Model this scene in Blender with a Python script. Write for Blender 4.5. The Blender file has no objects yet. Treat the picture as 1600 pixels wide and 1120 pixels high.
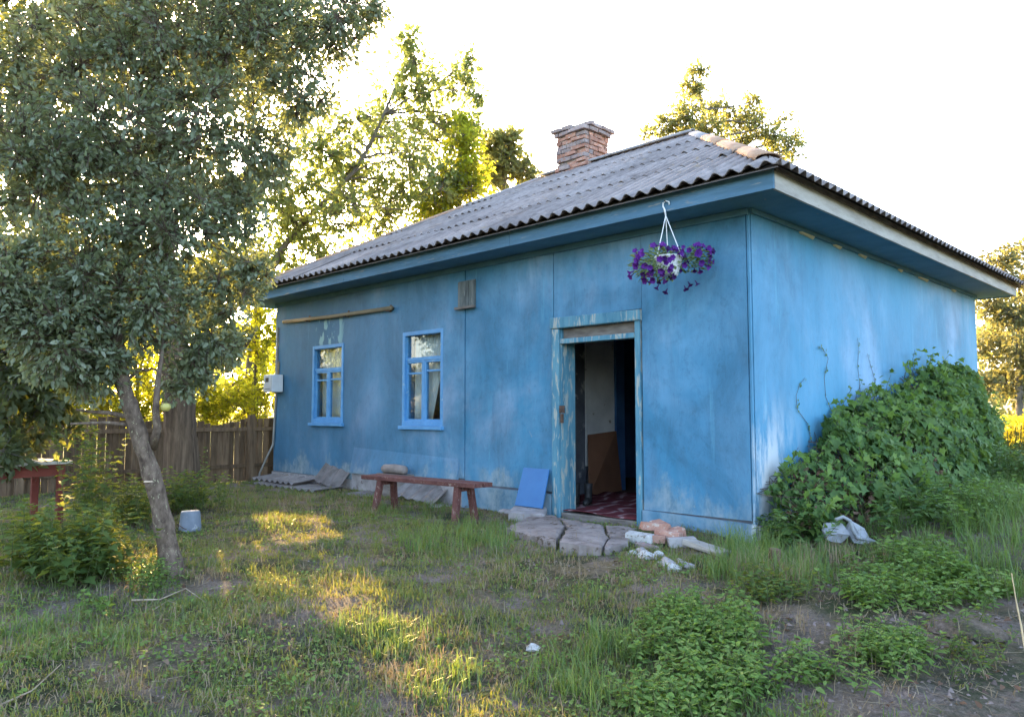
import bpy, math
import numpy as np
from mathutils import Vector

rng = np.random.default_rng(7)
S = bpy.context.scene
COL = S.collection
rad = math.radians

# ------------------------------------------------------------------ camera, sky, sun, exposure
FPX, PITCH = 1191.0, rad(4.03)
CAM = np.array([3.6572, -7.0315, 1.15])
F0 = np.array([-1, 1, 0]) / 2 ** .5
RT = np.array([1, 1, 0]) / 2 ** .5
UP0 = np.array([0, 0, 1.0])
FW = F0 * math.cos(PITCH) + UP0 * math.sin(PITCH)
UPV = UP0 * math.cos(PITCH) - F0 * math.sin(PITCH)
cd = bpy.data.cameras.new('camera')
cd.sensor_width = 36
cd.lens = 36 * FPX / 1600
cd.clip_start = .05
cd.clip_end = 3000
cam = bpy.data.objects.new('camera', cd)
COL.objects.link(cam)
cam.location = CAM
cam.rotation_euler = (rad(90) + PITCH, 0, rad(45))
S.camera = cam

SUN = np.array([-.9397, .3420, 0])
SUN = SUN / np.linalg.norm(SUN)
SUN_EL = rad(15)
sd = np.array([SUN[0] * math.cos(SUN_EL), SUN[1] * math.cos(SUN_EL), math.sin(SUN_EL)])
w = bpy.data.worlds.new('World')
S.world = w
w.use_nodes = True
wn = w.node_tree
sky = wn.nodes.new('ShaderNodeTexSky')
sky.sky_type = 'NISHITA'
sky.sun_disc = False
sky.sun_elevation = SUN_EL
sky.sun_rotation = math.atan2(SUN[0], SUN[1])
sky.air_density = .8
sky.dust_density = 3.0
sky.ozone_density = .3
wn.nodes['Background'].inputs['Strength'].default_value = .15
wn.links.new(sky.outputs[0], wn.nodes['Background'].inputs['Color'])
sl = bpy.data.lights.new('sun', 'SUN')
sl.energy = 3.0
sl.angle = rad(.5)
sl.color = (1, .66, .23)
so = bpy.data.objects.new('sun', sl)
COL.objects.link(so)
so.rotation_euler = Vector(-sd).to_track_quat('-Z', 'Y').to_euler()
S.view_settings.view_transform = 'Standard'
S.view_settings.look = 'None'
S.view_settings.gamma = 1
S.view_settings.use_curve_mapping = False
S.view_settings.exposure = 3.35
S.cycles.max_bounces = 8
S.cycles.transparent_max_bounces = 8


# ------------------------------------------------------------------ where things of the photograph stand
def ray(u, v):
    return FW + RT * (u - 800) / FPX + UPV * (560 - v) / FPX


def on_y(u, v, y=0.0):
    d = ray(u, v)
    return CAM + d * (y - CAM[1]) / d[1]


def on_x(u, v, x=0.0):
    d = ray(u, v)
    return CAM + d * (x - CAM[0]) / d[0]


def on_z(u, v, z):
    d = ray(u, v)
    return CAM + d * (z - CAM[2]) / d[2]


def far(u, v, depth):
    return CAM + ray(u, v) * depth


_tab = np.random.default_rng(3).random((64, 64))


def vnoise(x, y):
    x = np.asarray(x, float); y = np.asarray(y, float)
    xi = np.floor(x).astype(int); yi = np.floor(y).astype(int)
    fx = x - xi; fy = y - yi
    fx = fx * fx * (3 - 2 * fx); fy = fy * fy * (3 - 2 * fy)
    t = lambda a, b: _tab[a % 64, b % 64]
    return (t(xi, yi) * (1 - fx) + t(xi + 1, yi) * fx) * (1 - fy) + (t(xi, yi + 1) * (1 - fx) + t(xi + 1, yi + 1) * fx) * fy


def sm(t):
    t = np.clip(t, 0, 1)
    return t * t * (3 - 2 * t)


def ground_z(x, y):
    x = np.asarray(x, float); y = np.asarray(y, float)
    f = (x - CAM[0]) * F0[0] + (y - CAM[1]) * F0[1]
    t = np.clip((f - .5) / 6.5, 0, 1)
    z = -.115 - .32 * (1 - t * t * (3 - 2 * t))
    side = np.clip((x - .3) / 2.5, 0, 1) * np.clip((y + 3.0) / 4, 0, 1)
    z = z + .10 * side + .24 * sm(x / .6) * sm((y + .6) / 2.0)
    n = (vnoise(x * 1.1 + 9, y * 1.1) - .5) * .07 + (vnoise(x * 4.3, y * 4.3 + 5) - .5) * .035
    n = n + (vnoise(x * 11, y * 11 + 2) - .5) * .022
    return z + n * np.clip((np.hypot(x - CAM[0], y - CAM[1]) / 2), 0, 1)


def on_g(u, v):
    z = -.25
    for _ in range(8):
        p = on_z(u, v, z)
        z = float(ground_z(p[0], p[1]))
    return p


# ------------------------------------------------------------------ mesh builders
WLOC = {}


class MB:
    def __init__(s):
        s.v = []; s.f = []; s.m = []

    def add(s, vs, fs, mi=0):
        b = len(s.v)
        s.v += [tuple(map(float, p)) for p in vs]
        s.f += [tuple(i + b for i in f) for f in fs]
        s.m += [mi] * len(fs)
        return s

    def box(s, a, b, mi=0):
        x0, y0, z0 = a; x1, y1, z1 = b
        return s.hexa([(x0, y0, z0), (x1, y0, z0), (x1, y1, z0), (x0, y1, z0),
                       (x0, y0, z1), (x1, y0, z1), (x1, y1, z1), (x0, y1, z1)], mi)

    def hexa(s, p, mi=0):
        return s.add(p, [(3, 2, 1, 0), (4, 5, 6, 7), (0, 1, 5, 4), (1, 2, 6, 5), (2, 3, 7, 6), (3, 0, 4, 7)], mi)

    def obox(s, c, ax, ay, az, mi=0):
        c, ax, ay, az = map(np.array, (c, ax, ay, az))
        return s.hexa([c - ax - ay - az, c + ax - ay - az, c + ax + ay - az, c - ax + ay - az,
                       c - ax - ay + az, c + ax - ay + az, c + ax + ay + az, c - ax + ay + az], mi)

    def bar(s, a, b, w, d, side=(0, 0, 1), mi=0):
        a = np.array(a, float); b = np.array(b, float)
        t = (b - a) / np.linalg.norm(b - a)
        x = np.cross(t, side); x /= np.linalg.norm(x)
        y = np.cross(x, t)
        return s.obox((a + b) / 2, (b - a) / 2, x * w / 2, y * d / 2, mi)

    def tube(s, pts, r, n=8, mi=0, cap=True):
        pts = np.array(pts, float)
        r = np.broadcast_to(np.array(r, float), (len(pts),))
        tg = np.gradient(pts, axis=0)
        tg /= np.linalg.norm(tg, axis=1)[:, None] + 1e-9
        ref = np.array([.31, .17, .93]) if abs(tg[0][2]) < .8 else np.array([.9, .3, .1])
        vs = []
        for p, t, q in zip(pts, tg, r):
            x = np.cross(t, ref); x /= np.linalg.norm(x) + 1e-9
            y = np.cross(t, x)
            for k in range(n):
                a = 2 * math.pi * k / n
                vs.append(p + q * (x * math.cos(a) + y * math.sin(a)))
        fs = []
        for i in range(len(pts) - 1):
            for k in range(n):
                k2 = (k + 1) % n
                fs.append((i * n + k, i * n + k2, (i + 1) * n + k2, (i + 1) * n + k))
        if cap:
            fs.append(tuple(range(n))[::-1])
            fs.append(tuple(range((len(pts) - 1) * n, len(pts) * n)))
        return s.add(vs, fs, mi)

    def prism(s, poly, z0, z1, mi=0):
        n = len(poly)
        vs = [(p[0], p[1], z0 if len(p) < 3 else p[2] + z0) for p in poly] + [(p[0], p[1], z1 if len(p) < 3 else p[2] + z1) for p in poly]
        fs = [tuple(range(n))[::-1], tuple(range(n, 2 * n))] + [(i, (i + 1) % n, n + (i + 1) % n, n + i) for i in range(n)]
        return s.add(vs, fs, mi)

    def lathe(s, c, prof, n=16, mi=0):
        vs = []
        for r, z in prof:
            for k in range(n):
                a = 2 * math.pi * k / n
                vs.append((c[0] + r * math.cos(a), c[1] + r * math.sin(a), c[2] + z))
        fs = [(i * n + k, i * n + (k + 1) % n, (i + 1) * n + (k + 1) % n, (i + 1) * n + k) for i in range(len(prof) - 1) for k in range(n)]
        return s.add(vs, fs, mi)

    def build(s, name, mats, parent=None, bevel=0, smooth=False):
        me = bpy.data.meshes.new(name)
        v = np.array(s.v)
        c = (v.min(0) + v.max(0)) / 2
        me.from_pydata((v - c).tolist(), [], s.f)
        return finish(name, me, c, mats, parent, bevel, smooth, s.m)


def finish(name, me, c, mats, parent, bevel=0, smooth=False, mi=None):
    if not isinstance(mats, (list, tuple)):
        mats = [mats]
    for m in mats:
        me.materials.append(m)
    if mi is not None and len(mats) > 1:
        me.polygons.foreach_set('material_index', mi)
    if smooth:
        me.polygons.foreach_set('use_smooth', [True] * len(me.polygons))
    me.update()
    o = bpy.data.objects.new(name, me)
    COL.objects.link(o)
    place(o, c, parent)
    if bevel:
        b = o.modifiers.new('bevel', 'BEVEL')
        b.width = bevel; b.segments = 2; b.limit_method = 'ANGLE'
    return o


def place(o, c, parent=None):
    c = np.array(c, float)
    WLOC[o.name] = c
    if parent is not None:
        o.parent = parent
        o.location = c - WLOC[parent.name]
    else:
        o.location = c


def np_mesh(name, V, F, mats, parent=None, smooth=False, mi=None):
    """V (n,3), F (m,k) with one k"""
    me = bpy.data.meshes.new(name)
    V = np.asarray(V, float)
    c = (V.min(0) + V.max(0)) / 2
    Fs = F if isinstance(F, list) else [F]
    tot = np.concatenate([np.full(len(f), f.shape[1]) for f in Fs])
    idx = np.concatenate([f.ravel() for f in Fs]).astype(np.int32)
    me.vertices.add(len(V)); me.loops.add(len(idx)); me.polygons.add(len(tot))
    me.vertices.foreach_set('co', (V - c).astype(np.float32).ravel())
    me.loops.foreach_set('vertex_index', idx)
    me.polygons.foreach_set('loop_start', np.concatenate([[0], np.cumsum(tot)[:-1]]).astype(np.int32))
    me.polygons.foreach_set('loop_total', tot.astype(np.int32))
    me.update(calc_edges=True)
    return finish(name, me, c, mats, parent, 0, smooth, mi)


def thing(name, label, cat, loc, group=None):
    o = bpy.data.objects.new(name, None)
    o.empty_display_size = .2
    COL.objects.link(o)
    place(o, loc)
    return tag(o, label, cat, group)


def tag(o, label, cat, group=None):
    o['label'] = label
    o['category'] = cat
    if group:
        o['group'] = group
    return o


def kind(o, k):
    o['kind'] = k
    return o


def dup(o, loc=None, rot=None, scale=None, parent=None):
    c = o.copy()
    COL.objects.link(c)
    if parent is not None:
        c.parent = parent
    if loc is not None:
        c.location = loc
    if rot is not None:
        c.rotation_euler = rot
    if scale is not None:
        c.scale = scale
    return c


# ------------------------------------------------------------------ materials
class NT:
    def __init__(s, name):
        s.m = bpy.data.materials.new(name)
        s.m.use_nodes = True
        s.t = s.m.node_tree
        s.b = s.t.nodes['Principled BSDF']
        s.out = s.t.nodes['Material Output']
        s.pos = None

    def n(s, typ, **kw):
        x = s.t.nodes.new(typ)
        for k, v in kw.items():
            setattr(x, k, v)
        return x

    def l(s, a, b):
        s.t.links.new(a, b)

    def P(s, scale=(1, 1, 1)):
        if s.pos is None:
            s.pos = s.n('ShaderNodeNewGeometry')
        mp = s.n('ShaderNodeMapping')
        mp.inputs['Scale'].default_value = scale
        s.l(s.pos.outputs['Position'], mp.inputs['Vector'])
        return mp.outputs[0]

    def noise(s, scale=1, stretch=(1, 1, 1), detail=5, rough=.55, dist=0):
        x = s.n('ShaderNodeTexNoise')
        x.inputs['Scale'].default_value = scale
        x.inputs['Detail'].default_value = detail
        x.inputs['Roughness'].default_value = rough
        x.inputs['Distortion'].default_value = dist
        s.l(s.P(stretch), x.inputs['Vector'])
        return x.outputs['Fac']

    def ramp(s, fac, stops):
        r = s.n('ShaderNodeValToRGB')
        e = r.color_ramp.elements
        while len(e) < len(stops):
            e.new(.5)
        for k, (p, c) in zip(e, stops):
            k.position = p
            k.color = (*c, 1) if isinstance(c, (tuple, list)) else (c, c, c, 1)
        s.l(fac, r.inputs[0])
        return r.outputs[0]

    def mix(s, fac, a, b, mode='MIX'):
        x = s.n('ShaderNodeMix', data_type='RGBA', blend_type=mode)
        for k, v in ((0, fac), (6, a), (7, b)):
            if isinstance(v, (int, float)):
                x.inputs[k].default_value = v
            elif isinstance(v, tuple):
                x.inputs[k].default_value = (*v, 1)
            else:
                s.l(v, x.inputs[k])
        return x.outputs[2]

    def math(s, op, a, b=0.0):
        x = s.n('ShaderNodeMath', operation=op)
        for k, v in ((0, a), (1, b)):
            if isinstance(v, (int, float)):
                x.inputs[k].default_value = v
            else:
                s.l(v, x.inputs[k])
        return x.outputs[0]

    def xyz(s):
        x = s.n('ShaderNodeSeparateXYZ')
        s.l(s.P(), x.inputs[0])
        return x.outputs

    def rng(s, v, a, b):
        x = s.n('ShaderNodeMapRange', interpolation_type='SMOOTHSTEP')
        s.l(v, x.inputs[0])
        x.inputs[1].default_value = a
        x.inputs[2].default_value = b
        return x.outputs[0]

    def bump(s, h, strength=.3, dist=.01):
        x = s.n('ShaderNodeBump')
        x.inputs['Strength'].default_value = strength
        x.inputs['Distance'].default_value = dist
        s.l(h, x.inputs['Height'])
        s.l(x.outputs[0], s.b.inputs['Normal'])

    def done(s, col, rough=.7, spec=.3):
        if isinstance(col, tuple):
            s.b.inputs['Base Color'].default_value = (*col, 1)
        else:
            s.l(col, s.b.inputs['Base Color'])
        s.b.inputs['Roughness'].default_value = rough
        s.b.inputs['Specular IOR Level'].default_value = spec
        return s.m


def simple(name, c1, c2, scale=6, stretch=(1, 1, 1), rough=.75, bump=.3, spec=.25, c3=None, t3=.62, bscale=None, random=0.0):
    t = NT(name)
    col = t.ramp(t.noise(scale, stretch, 6, .6), [(.3, c1), (.7, c2)])
    if c3:
        col = t.mix(t.ramp(t.noise(scale * 2.3, stretch, 6, .65, .4), [(t3, 0.0), (t3 + .06, 1.0)]), col, c3)
    if random:
        oi = t.n('ShaderNodeObjectInfo')
        k = t.math('ADD', t.math('MULTIPLY', oi.outputs['Random'], random * 2), 1 - random)
        cc = t.n('ShaderNodeCombineColor')
        for i in range(3):
            t.l(k, cc.inputs[i])
        col = t.mix(1.0, col, cc.outputs[0], 'MULTIPLY')
    if bump:
        t.bump(t.noise(bscale or scale * 4, stretch, 6, .65), bump, .01)
    return t.done(col, rough, spec)


def leaf_mat(name, cols, trans=(.25, .3, .03), tf=.35, rough=.45, spec=.35):
    t = NT(name)
    g = t.n('ShaderNodeNewGeometry')
    n = len(cols)
    col = t.ramp(g.outputs['Random Per Island'], [(i / max(n - 1, 1), c) for i, c in enumerate(cols)])
    m = t.done(col, rough, spec)
    tr = t.n('ShaderNodeBsdfTranslucent')
    tc = t.mix(.55, col, trans)
    t.l(tc, tr.inputs['Color'])
    mx = t.n('ShaderNodeMixShader')
    mx.inputs[0].default_value = tf
    t.l(t.b.outputs[0], mx.inputs[1])
    t.l(tr.outputs[0], mx.inputs[2])
    t.l(mx.outputs[0], t.out.inputs[0])
    return m


def wall_paint():
    t = NT('blue_wall_paint')
    X = t.xyz()
    big = t.noise(.55, (1, 1, .8), 5, .6, .5)
    col = t.ramp(big, [(.30, (.038, .130, .214)), (.43, (.056, .200, .340)), (.54, (.098, .250, .400)), (.65, (.205, .325, .475))])
    col = t.mix(.8, col, t.ramp(t.noise(1.15, (1, 1, .75), 7, .62, .7), [(.33, .60), (.5, .95), (.66, 1.16)]), 'MULTIPLY')
    teal = t.ramp(t.noise(.9, (1, 1, .45), 6, .65, .8), [(.50, 0.0), (.68, .75)])
    col = t.mix(teal, col, (.032, .205, .36))
    st = t.ramp(t.noise(1.6, (2.2, 2.2, .22), 7, .7, .3), [(.32, .62), (.60, 1.08)])
    col = t.mix(.38, col, st, 'MULTIPLY')
    sp = t.ramp(t.noise(9, (1, 1, .8), 7, .75), [(.36, .60), (.47, 1.0)])
    col = t.mix(.38, col, sp, 'MULTIPLY')
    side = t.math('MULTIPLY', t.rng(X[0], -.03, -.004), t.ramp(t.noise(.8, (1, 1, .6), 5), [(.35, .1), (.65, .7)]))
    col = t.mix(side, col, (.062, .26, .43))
    # pale runs of older paint
    run = t.ramp(t.noise(1.7, (3.5, 3.5, .35), 5, .6), [(.62, 0.0), (.74, .5)])
    col = t.mix(run, col, (.12, .36, .52))
    # darker, greyer blue towards the left end of the front wall
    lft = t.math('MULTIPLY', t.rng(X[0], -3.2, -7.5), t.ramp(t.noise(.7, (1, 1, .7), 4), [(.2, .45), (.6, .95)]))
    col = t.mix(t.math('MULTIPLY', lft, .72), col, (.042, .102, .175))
    # worn, peeling foot of the wall
    zz = t.math('ADD', X[2], t.math('MULTIPLY', t.noise(2.6, (1, 1, .6), 7, .72), -1.35))
    foot = t.math('MULTIPLY', t.rng(zz, -.28, -.56), t.ramp(t.noise(1.3, (1, 1, .3), 3), [(.35, .25), (.6, .9)]))
    fcol = t.ramp(t.noise(7, (1, 1, .7), 6, .7), [(.35, (.10, .16, .20)), (.5, (.24, .29, .30)), (.66, (.38, .40, .40))])
    col = t.mix(t.math('MULTIPLY', foot, .8), col, fcol)
    # peeled strip above the far window
    mk = t.math('MULTIPLY', t.math('MULTIPLY', t.rng(X[0], -8.35, -8.1), t.rng(X[0], -7.3, -7.5)), t.math('MULTIPLY', t.rng(X[2], 2.26, 2.36), t.rng(X[2], 2.86, 2.7)))
    pe = t.math('MULTIPLY', mk, t.ramp(t.noise(2.6, (2.4, 1, 1), 4, .5), [(.52, 0.0), (.56, 1.0)]))
    col = t.mix(t.math('MULTIPLY', pe, .85), col, (.22, .40, .42))
    # white plaster showing at the foot of the near end of the side wall
    mk2 = t.math('MULTIPLY', t.rng(X[0], -.03, -.005), t.math('MULTIPLY', t.rng(X[1], 1.3, .2), t.rng(X[2], 1.5, .6)))
    pl = t.math('MULTIPLY', mk2, t.ramp(t.noise(2.4, (1, 1.5, .5), 6, .65), [(.42, 0.0), (.58, 1.0)]))
    col = t.mix(pl, col, (.50, .53, .57))
    fl = t.noise(4.2, (1, 1, .7), 9, .78, .6)
    flk = t.ramp(fl, [(.655, 0.0), (.665, 1.0)])
    flk = t.math('MULTIPLY', flk, t.math('ADD', .22, t.rng(zz, .6, -.4)))
    col = t.mix(flk, col, (.19, .24, .27))
    ck = t.ramp(t.noise(3.1, (1, 1, .25), 8, .7, 1.5), [(.487, 1.0), (.499, .35), (.511, 1.0)])
    col = t.mix(.22, col, ck, 'MULTIPLY')
    h = t.math('ADD', t.noise(5, (1, 1, .5), 8, .7), t.math('MULTIPLY', flk, -.5))
    h = t.math('ADD', h, t.math('MULTIPLY', t.noise(1.3, (1, 1, .6), 3), 4.0))
    t.bump(h, .35, .012)
    return t.done(col, .62, .3)


M = {}
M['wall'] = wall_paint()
M['trim'] = simple('azure_trim_paint', (.070, .235, .47), (.115, .32, .58), 5, (1, 1, 1), .5, .3, .35, (.26, .40, .52), .63)
M['jamb'] = simple('peeling_door_paint', (.05, .165, .25), (.13, .29, .37), 3, (3, 3, .5), .7, .7, .2, (.34, .36, .34), .53)
M['fascia'] = simple('weathered_blue_board', (.065, .135, .195), (.10, .205, .315), 2.2, (.6, 1, 6), .75, .45, .15, (.21, .235, .25), .60)
M['fascia_bare'] = simple('bare_grey_board', (.27, .25, .225), (.43, .40, .365), 2.4, (1, 1, 6), .8, .4, .15, (.26, .23, .2), .64)
M['soffit'] = simple('soffit_board', (.07, .16, .23), (.10, .22, .31), 3, (1, 1, 1), .8, .3, .2, (.2, .22, .23), .66)
M['old_wood'] = simple('old_grey_wood', (.11, .09, .08), (.24, .21, .19), 4, (1, 1, 4), .85, .5, .15)
M['slate'] = None


def slate_mat():
    t = NT('asbestos_slate')
    col = t.ramp(t.noise(1.1, (1, 1, 1), 7, .7), [(.3, (.175, .148, .142)), (.6, (.30, .262, .25)), (.8, (.39, .35, .335))])
    dk = t.ramp(t.noise(9, (1.6, .4, .6), 7, .75), [(.36, .55), (.55, 1.0)])
    col = t.mix(.8, col, dk, 'MULTIPLY')
    li = t.ramp(t.noise(5, (1, 1, 1), 7, .7, .3), [(.60, 0.0), (.67, .7)])
    col = t.mix(li, col, (.27, .20, .13))
    oi = t.n('ShaderNodeObjectInfo')
    col = t.mix(.25, col, t.ramp(oi.outputs['Random'], [(0, .5), (1, 1.0)]), 'MULTIPLY')
    t.bump(t.noise(40, (1, 1, 1), 6, .7), .4, .006)
    return t.done(col, .9, .12)


M['slate'] = slate_mat()
M['orange_cap'] = simple('orange_tan_cap', (.34, .20, .13), (.47, .32, .22), 7, (1, 1, 1), .9, .5, .1, (.30, .26, .24), .58)  # orange-tan colour for the lower hip pieces
M['grey_cap'] = simple('grey_cap', (.25, .23, .24), (.38, .36, .36), 7, (1, 1, 1), .9, .4, .1)
M['brick'] = simple('old_red_brick', (.29, .14, .105), (.44, .26, .20), 9, (1, 1, 1), .95, .9, .05, (.44, .36, .31), .57, 40, .25)
M['greyish'] = simple('greyish_brick', (.22, .17, .165), (.36, .30, .29), 9, (1, 1, 1), .95, .9, .05, (.32, .17, .13), .57, 40, .2)
M['mortar'] = simple('lime_mortar', (.26, .22, .19), (.42, .37, .33), 14, (1, 1, 1), .95, .6, .1)
M['concrete'] = simple('grey_concrete', (.22, .20, .20), (.40, .37, .37), 5, (1, 1, 1), .9, .7, .15, (.16, .13, .12), .6)
M['hatch'] = simple('hatch_board', (.075, .085, .09), (.19, .21, .21), 5, (3, 3, .6), .85, .6, .1, (.30, .31, .30), .62)
M['basin'] = simple('dirty_white_plastic', (.20, .21, .23), (.36, .37, .39), 7, (1, 1, 1), .6, .4, .2, (.2, .18, .15), .58)
M['step'] = simple('worn_step', (.15, .12, .11), (.30, .255, .24), 5, (1, 1, 1), .95, 1.0, .05, (.10, .075, .06), .58, 30)
M['white_rubble'] = simple('white_plaster', (.30, .29, .28), (.52, .51, .50), 12, (1, 1, 1), .9, .8, .1, (.2, .17, .15), .56)
M['fence'] = simple('brown_fence_wood', (.085, .055, .036), (.21, .142, .09), 4, (4, 4, .6), .85, .5, .15, None, .6, None, .35)
M['red_wood'] = simple('faded_red_paint', (.085, .034, .031), (.165, .07, .06), 4, (2, 5, 2), .75, .7, .15, (.24, .165, .14), .58)
M['table_red'] = simple('old_red_table_paint', (.12, .03, .025), (.22, .055, .04), 3, (1, 1, 1), .7, .4, .25, (.16, .11, .09), .62)
M['table_top'] = simple('bleached_table_top', (.40, .34, .27), (.66, .60, .52), 5, (1, 1, 1), .8, .5, .2, (.22, .17, .13), .6)
M['blue_sheet'] = simple('bright_blue_board', (.028, .125, .31), (.04, .16, .36), 3, (1, 1, 1), .5, .1, .35, (.15, .3, .5), .72)
M['blue_edge'] = simple('board_edge', (.10, .07, .05), (.2, .15, .11), 6)
M['hardboard'] = simple('brown_hardboard', (.20, .095, .055), (.27, .13, .08), 2, (1, 1, 1), .6, .15, .3)
M['dark_room'] = simple('interior_wall', (.10, .11, .14), (.20, .21, .25), 2, (1, 1, 1), .9, .3, .1, (.34, .35, .37), .58)
M['white_peel'] = simple('peeling_whitewash', (.60, .60, .62), (.82, .82, .84), 2.5, (1, 1, 1), .9, .4, .1, (.34, .29, .25), .63)
M['floor'] = simple('interior_floor', (.07, .035, .03), (.12, .06, .05), 4, (1, 4, 1), .8)
M['blue_dark'] = simple('interior_blue', (.03, .08, .2), (.05, .13, .3), 3)
M['rubber'] = simple('black_rubber', (.012, .012, .014), (.03, .03, .032), 9, (1, 1, 1), .5)
M['white_metal'] = simple('white_enamel', (.66, .68, .72), (.80, .81, .84), 5, (1, 1, 1), .4, .05, .4)
M['grey_plastic'] = simple('grey_plastic', (.40, .41, .43), (.5, .51, .53), 5, (1, 1, 1), .5, .05)
M['dark'] = simple('dark_display', (.03, .03, .03), (.05, .05, .055), 5, (1, 1, 1), .3, 0)
M['pot'] = simple('white_pot', (.72, .74, .78), (.84, .85, .88), 7, (1, 1, 1), .4, .05, .4)
M['bucket'] = simple('worn_white_bucket', (.11, .125, .155), (.20, .225, .265), 5, (1, 1, 1), .5, .1, .3, (.3, .3, .3), .64)
M['rust'] = simple('rusty_iron', (.06, .038, .03), (.14, .08, .06), 12, (1, 1, 1), .8, .5, .3)
M['pole'] = simple('ochre_pole', (.16, .125, .08), (.30, .235, .15), 4, (.4, 1, 1), .7, .3)
M['conduit'] = simple('grey_conduit', (.22, .22, .21), (.32, .31, .29), 4, (1, 1, 1), .6, .2)
M['filler'] = simple('yellowed_filler', (.42, .38, .26), (.55, .50, .36), 9, (1, 1, 1), .9, .5)
M['straw'] = simple('dry_straw', (.30, .22, .12), (.50, .38, .22), 9, (1, 1, 1), .9, 0)
M['twig'] = simple('grey_twig', (.20, .15, .10), (.36, .29, .21), 9, (1, 1, 1), .9, 0)
M['bark_apple'] = simple('apple_bark', (.062, .044, .035), (.21, .155, .12), 24, (1, 1, .5), .95, 1.0, .05, (.34, .32, .20), .60, 50)
M['bark_dark'] = simple('dark_bark', (.06, .040, .028), (.21, .145, .098), 5, (4, 4, .4), .95, 1.0, .1, None, .6, 9)
M['bark_grey'] = simple('grey_bark', (.10, .085, .07), (.19, .165, .14), 6, (2, 2, .5), .95, .6, .1)
M['cut_wood'] = simple('cut_wood', (.42, .30, .2), (.58, .46, .34), 9, (1, 1, 1), .8, .3)
M['stem'] = simple('green_stem', (.06, .09, .03), (.12, .13, .05), 9, (1, 1, 1), .8, 0)
M['vine_stem'] = simple('brown_vine_stem', (.05, .04, .03), (.12, .09, .06), 9, (1, 1, 1), .9, 0)
M['curtain'] = simple('curtain_cloth', (.74, .73, .72), (.82, .81, .80), 7, (6, 6, .4), .9, .2, .1)
M['apple'] = simple('yellow_apple', (.34, .30, .08), (.44, .38, .12), 9, (1, 1, 1), .4, 0, .4)
M['petal'] = leaf_mat('purple_petal', [(.045, .010, .10), (.085, .018, .19), (.13, .03, .29)], (.3, .05, .5), .25, .6, .2)
M['petal_dark'] = leaf_mat('dark_purple_petal', [(.02, .006, .06), (.05, .012, .12)], (.1, .02, .2), .2, .6, .2)
M['clod'] = leaf_mat('soil_clod', [(.09, .065, .055), (.17, .13, .115), (.26, .21, .19)], (.2, .15, .1), .0, .95, .05)
M['litter'] = leaf_mat('straw_bits', [(.10, .07, .055), (.22, .165, .12), (.38, .31, .22)], (.3, .2, .1), .0, .95, .05)
M['yellow_petal'] = leaf_mat('yellow_petal', [(.62, .46, .02), (.78, .62, .04), (.70, .60, .08)], (.8, .65, .03), .35, .6, .2)
M['L_apple'] = leaf_mat('apple_leaf', [(.095, .118, .066), (.14, .168, .094), (.175, .20, .12), (.12, .148, .095), (.27, .29, .21)], (.38, .43, .10), .34, .48, .4)
M['L_dark'] = leaf_mat('dark_leaf', [(.07, .09, .05), (.10, .125, .066), (.13, .155, .088)], (.42, .42, .04), .40, .5, .35)
M['L_pop'] = leaf_mat('poplar_leaf', [(.09, .12, .05), (.125, .16, .06), (.16, .185, .075), (.19, .20, .07)], (.54, .62, .14), .5, .5, .3)
M['L_hedge'] = leaf_mat('hedge_leaf', [(.07, .10, .02), (.10, .13, .025), (.15, .17, .03)], (.92, .92, .05), .66, .5, .3)
M['L_far'] = leaf_mat('far_leaf', [(.085, .105, .055), (.115, .135, .065), (.15, .155, .075)], (.65, .62, .14), .5, .6, .2)
M['L_vine'] = leaf_mat('vine_leaf', [(.036, .08, .026), (.06, .12, .034), (.09, .16, .045), (.075, .14, .036), (.145, .21, .065)], (.30, .42, .05), .3, .55, .25)
M['L_dry'] = leaf_mat('dry_leaf', [(.09, .05, .035), (.15, .09, .06), (.2, .14, .10)], (.3, .2, .1), .2, .8, .1)
M['L_weed'] = leaf_mat('weed_leaf', [(.075, .14, .032), (.105, .185, .038), (.135, .225, .05), (.16, .23, .06)], (.34, .48, .05), .34, .55, .25)
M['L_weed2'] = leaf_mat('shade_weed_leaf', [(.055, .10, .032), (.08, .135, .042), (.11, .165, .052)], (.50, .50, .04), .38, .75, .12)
M['L_pet'] = leaf_mat('petunia_leaf', [(.11, .17, .06), (.16, .23, .09), (.26, .32, .16)], (.3, .4, .1), .3, .6, .3)
M['grass'] = leaf_mat('grass_blade', [(.060, .112, .036), (.083, .145, .047), (.105, .172, .058), (.125, .18, .068), (.16, .18, .09), (.072, .128, .042), (.093, .16, .053), (.21, .20, .12)], (.60, .52, .05), .34, .8, .1)
M['tall_grass'] = leaf_mat('tall_grass_blade', [(.05, .105, .028), (.075, .145, .036), (.11, .18, .05), (.15, .19, .075)], (.4, .5, .06), .32, .45, .35)
M['dead'] = leaf_mat('dead_grass', [(.16, .12, .075), (.24, .185, .12), (.31, .25, .165), (.20, .16, .11)], (.55, .36, .12), .22, .9, .05)


def glass_mat():
    t = NT('window_glass')
    t.b.inputs['Base Color'].default_value = (.9, .95, .95, 1)
    g = t.n('ShaderNodeBsdfGlossy'); g.inputs['Roughness'].default_value = .02
    tr = t.n('ShaderNodeBsdfTransparent'); tr.inputs[0].default_value = (.82, .86, .86, 1)
    fr = t.n('ShaderNodeLayerWeight'); fr.inputs['Blend'].default_value = .5
    f5 = t.math('POWER', fr.outputs['Facing'], 4.0)
    mx = t.n('ShaderNodeMixShader')
    t.l(t.math('ADD', t.math('MULTIPLY', f5, .8), .05), mx.inputs[0])
    t.l(tr.outputs[0], mx.inputs[1]); t.l(g.outputs[0], mx.inputs[2])
    t.l(mx.outputs[0], t.out.inputs[0])
    return t.m


M['glass'] = glass_mat()


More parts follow.
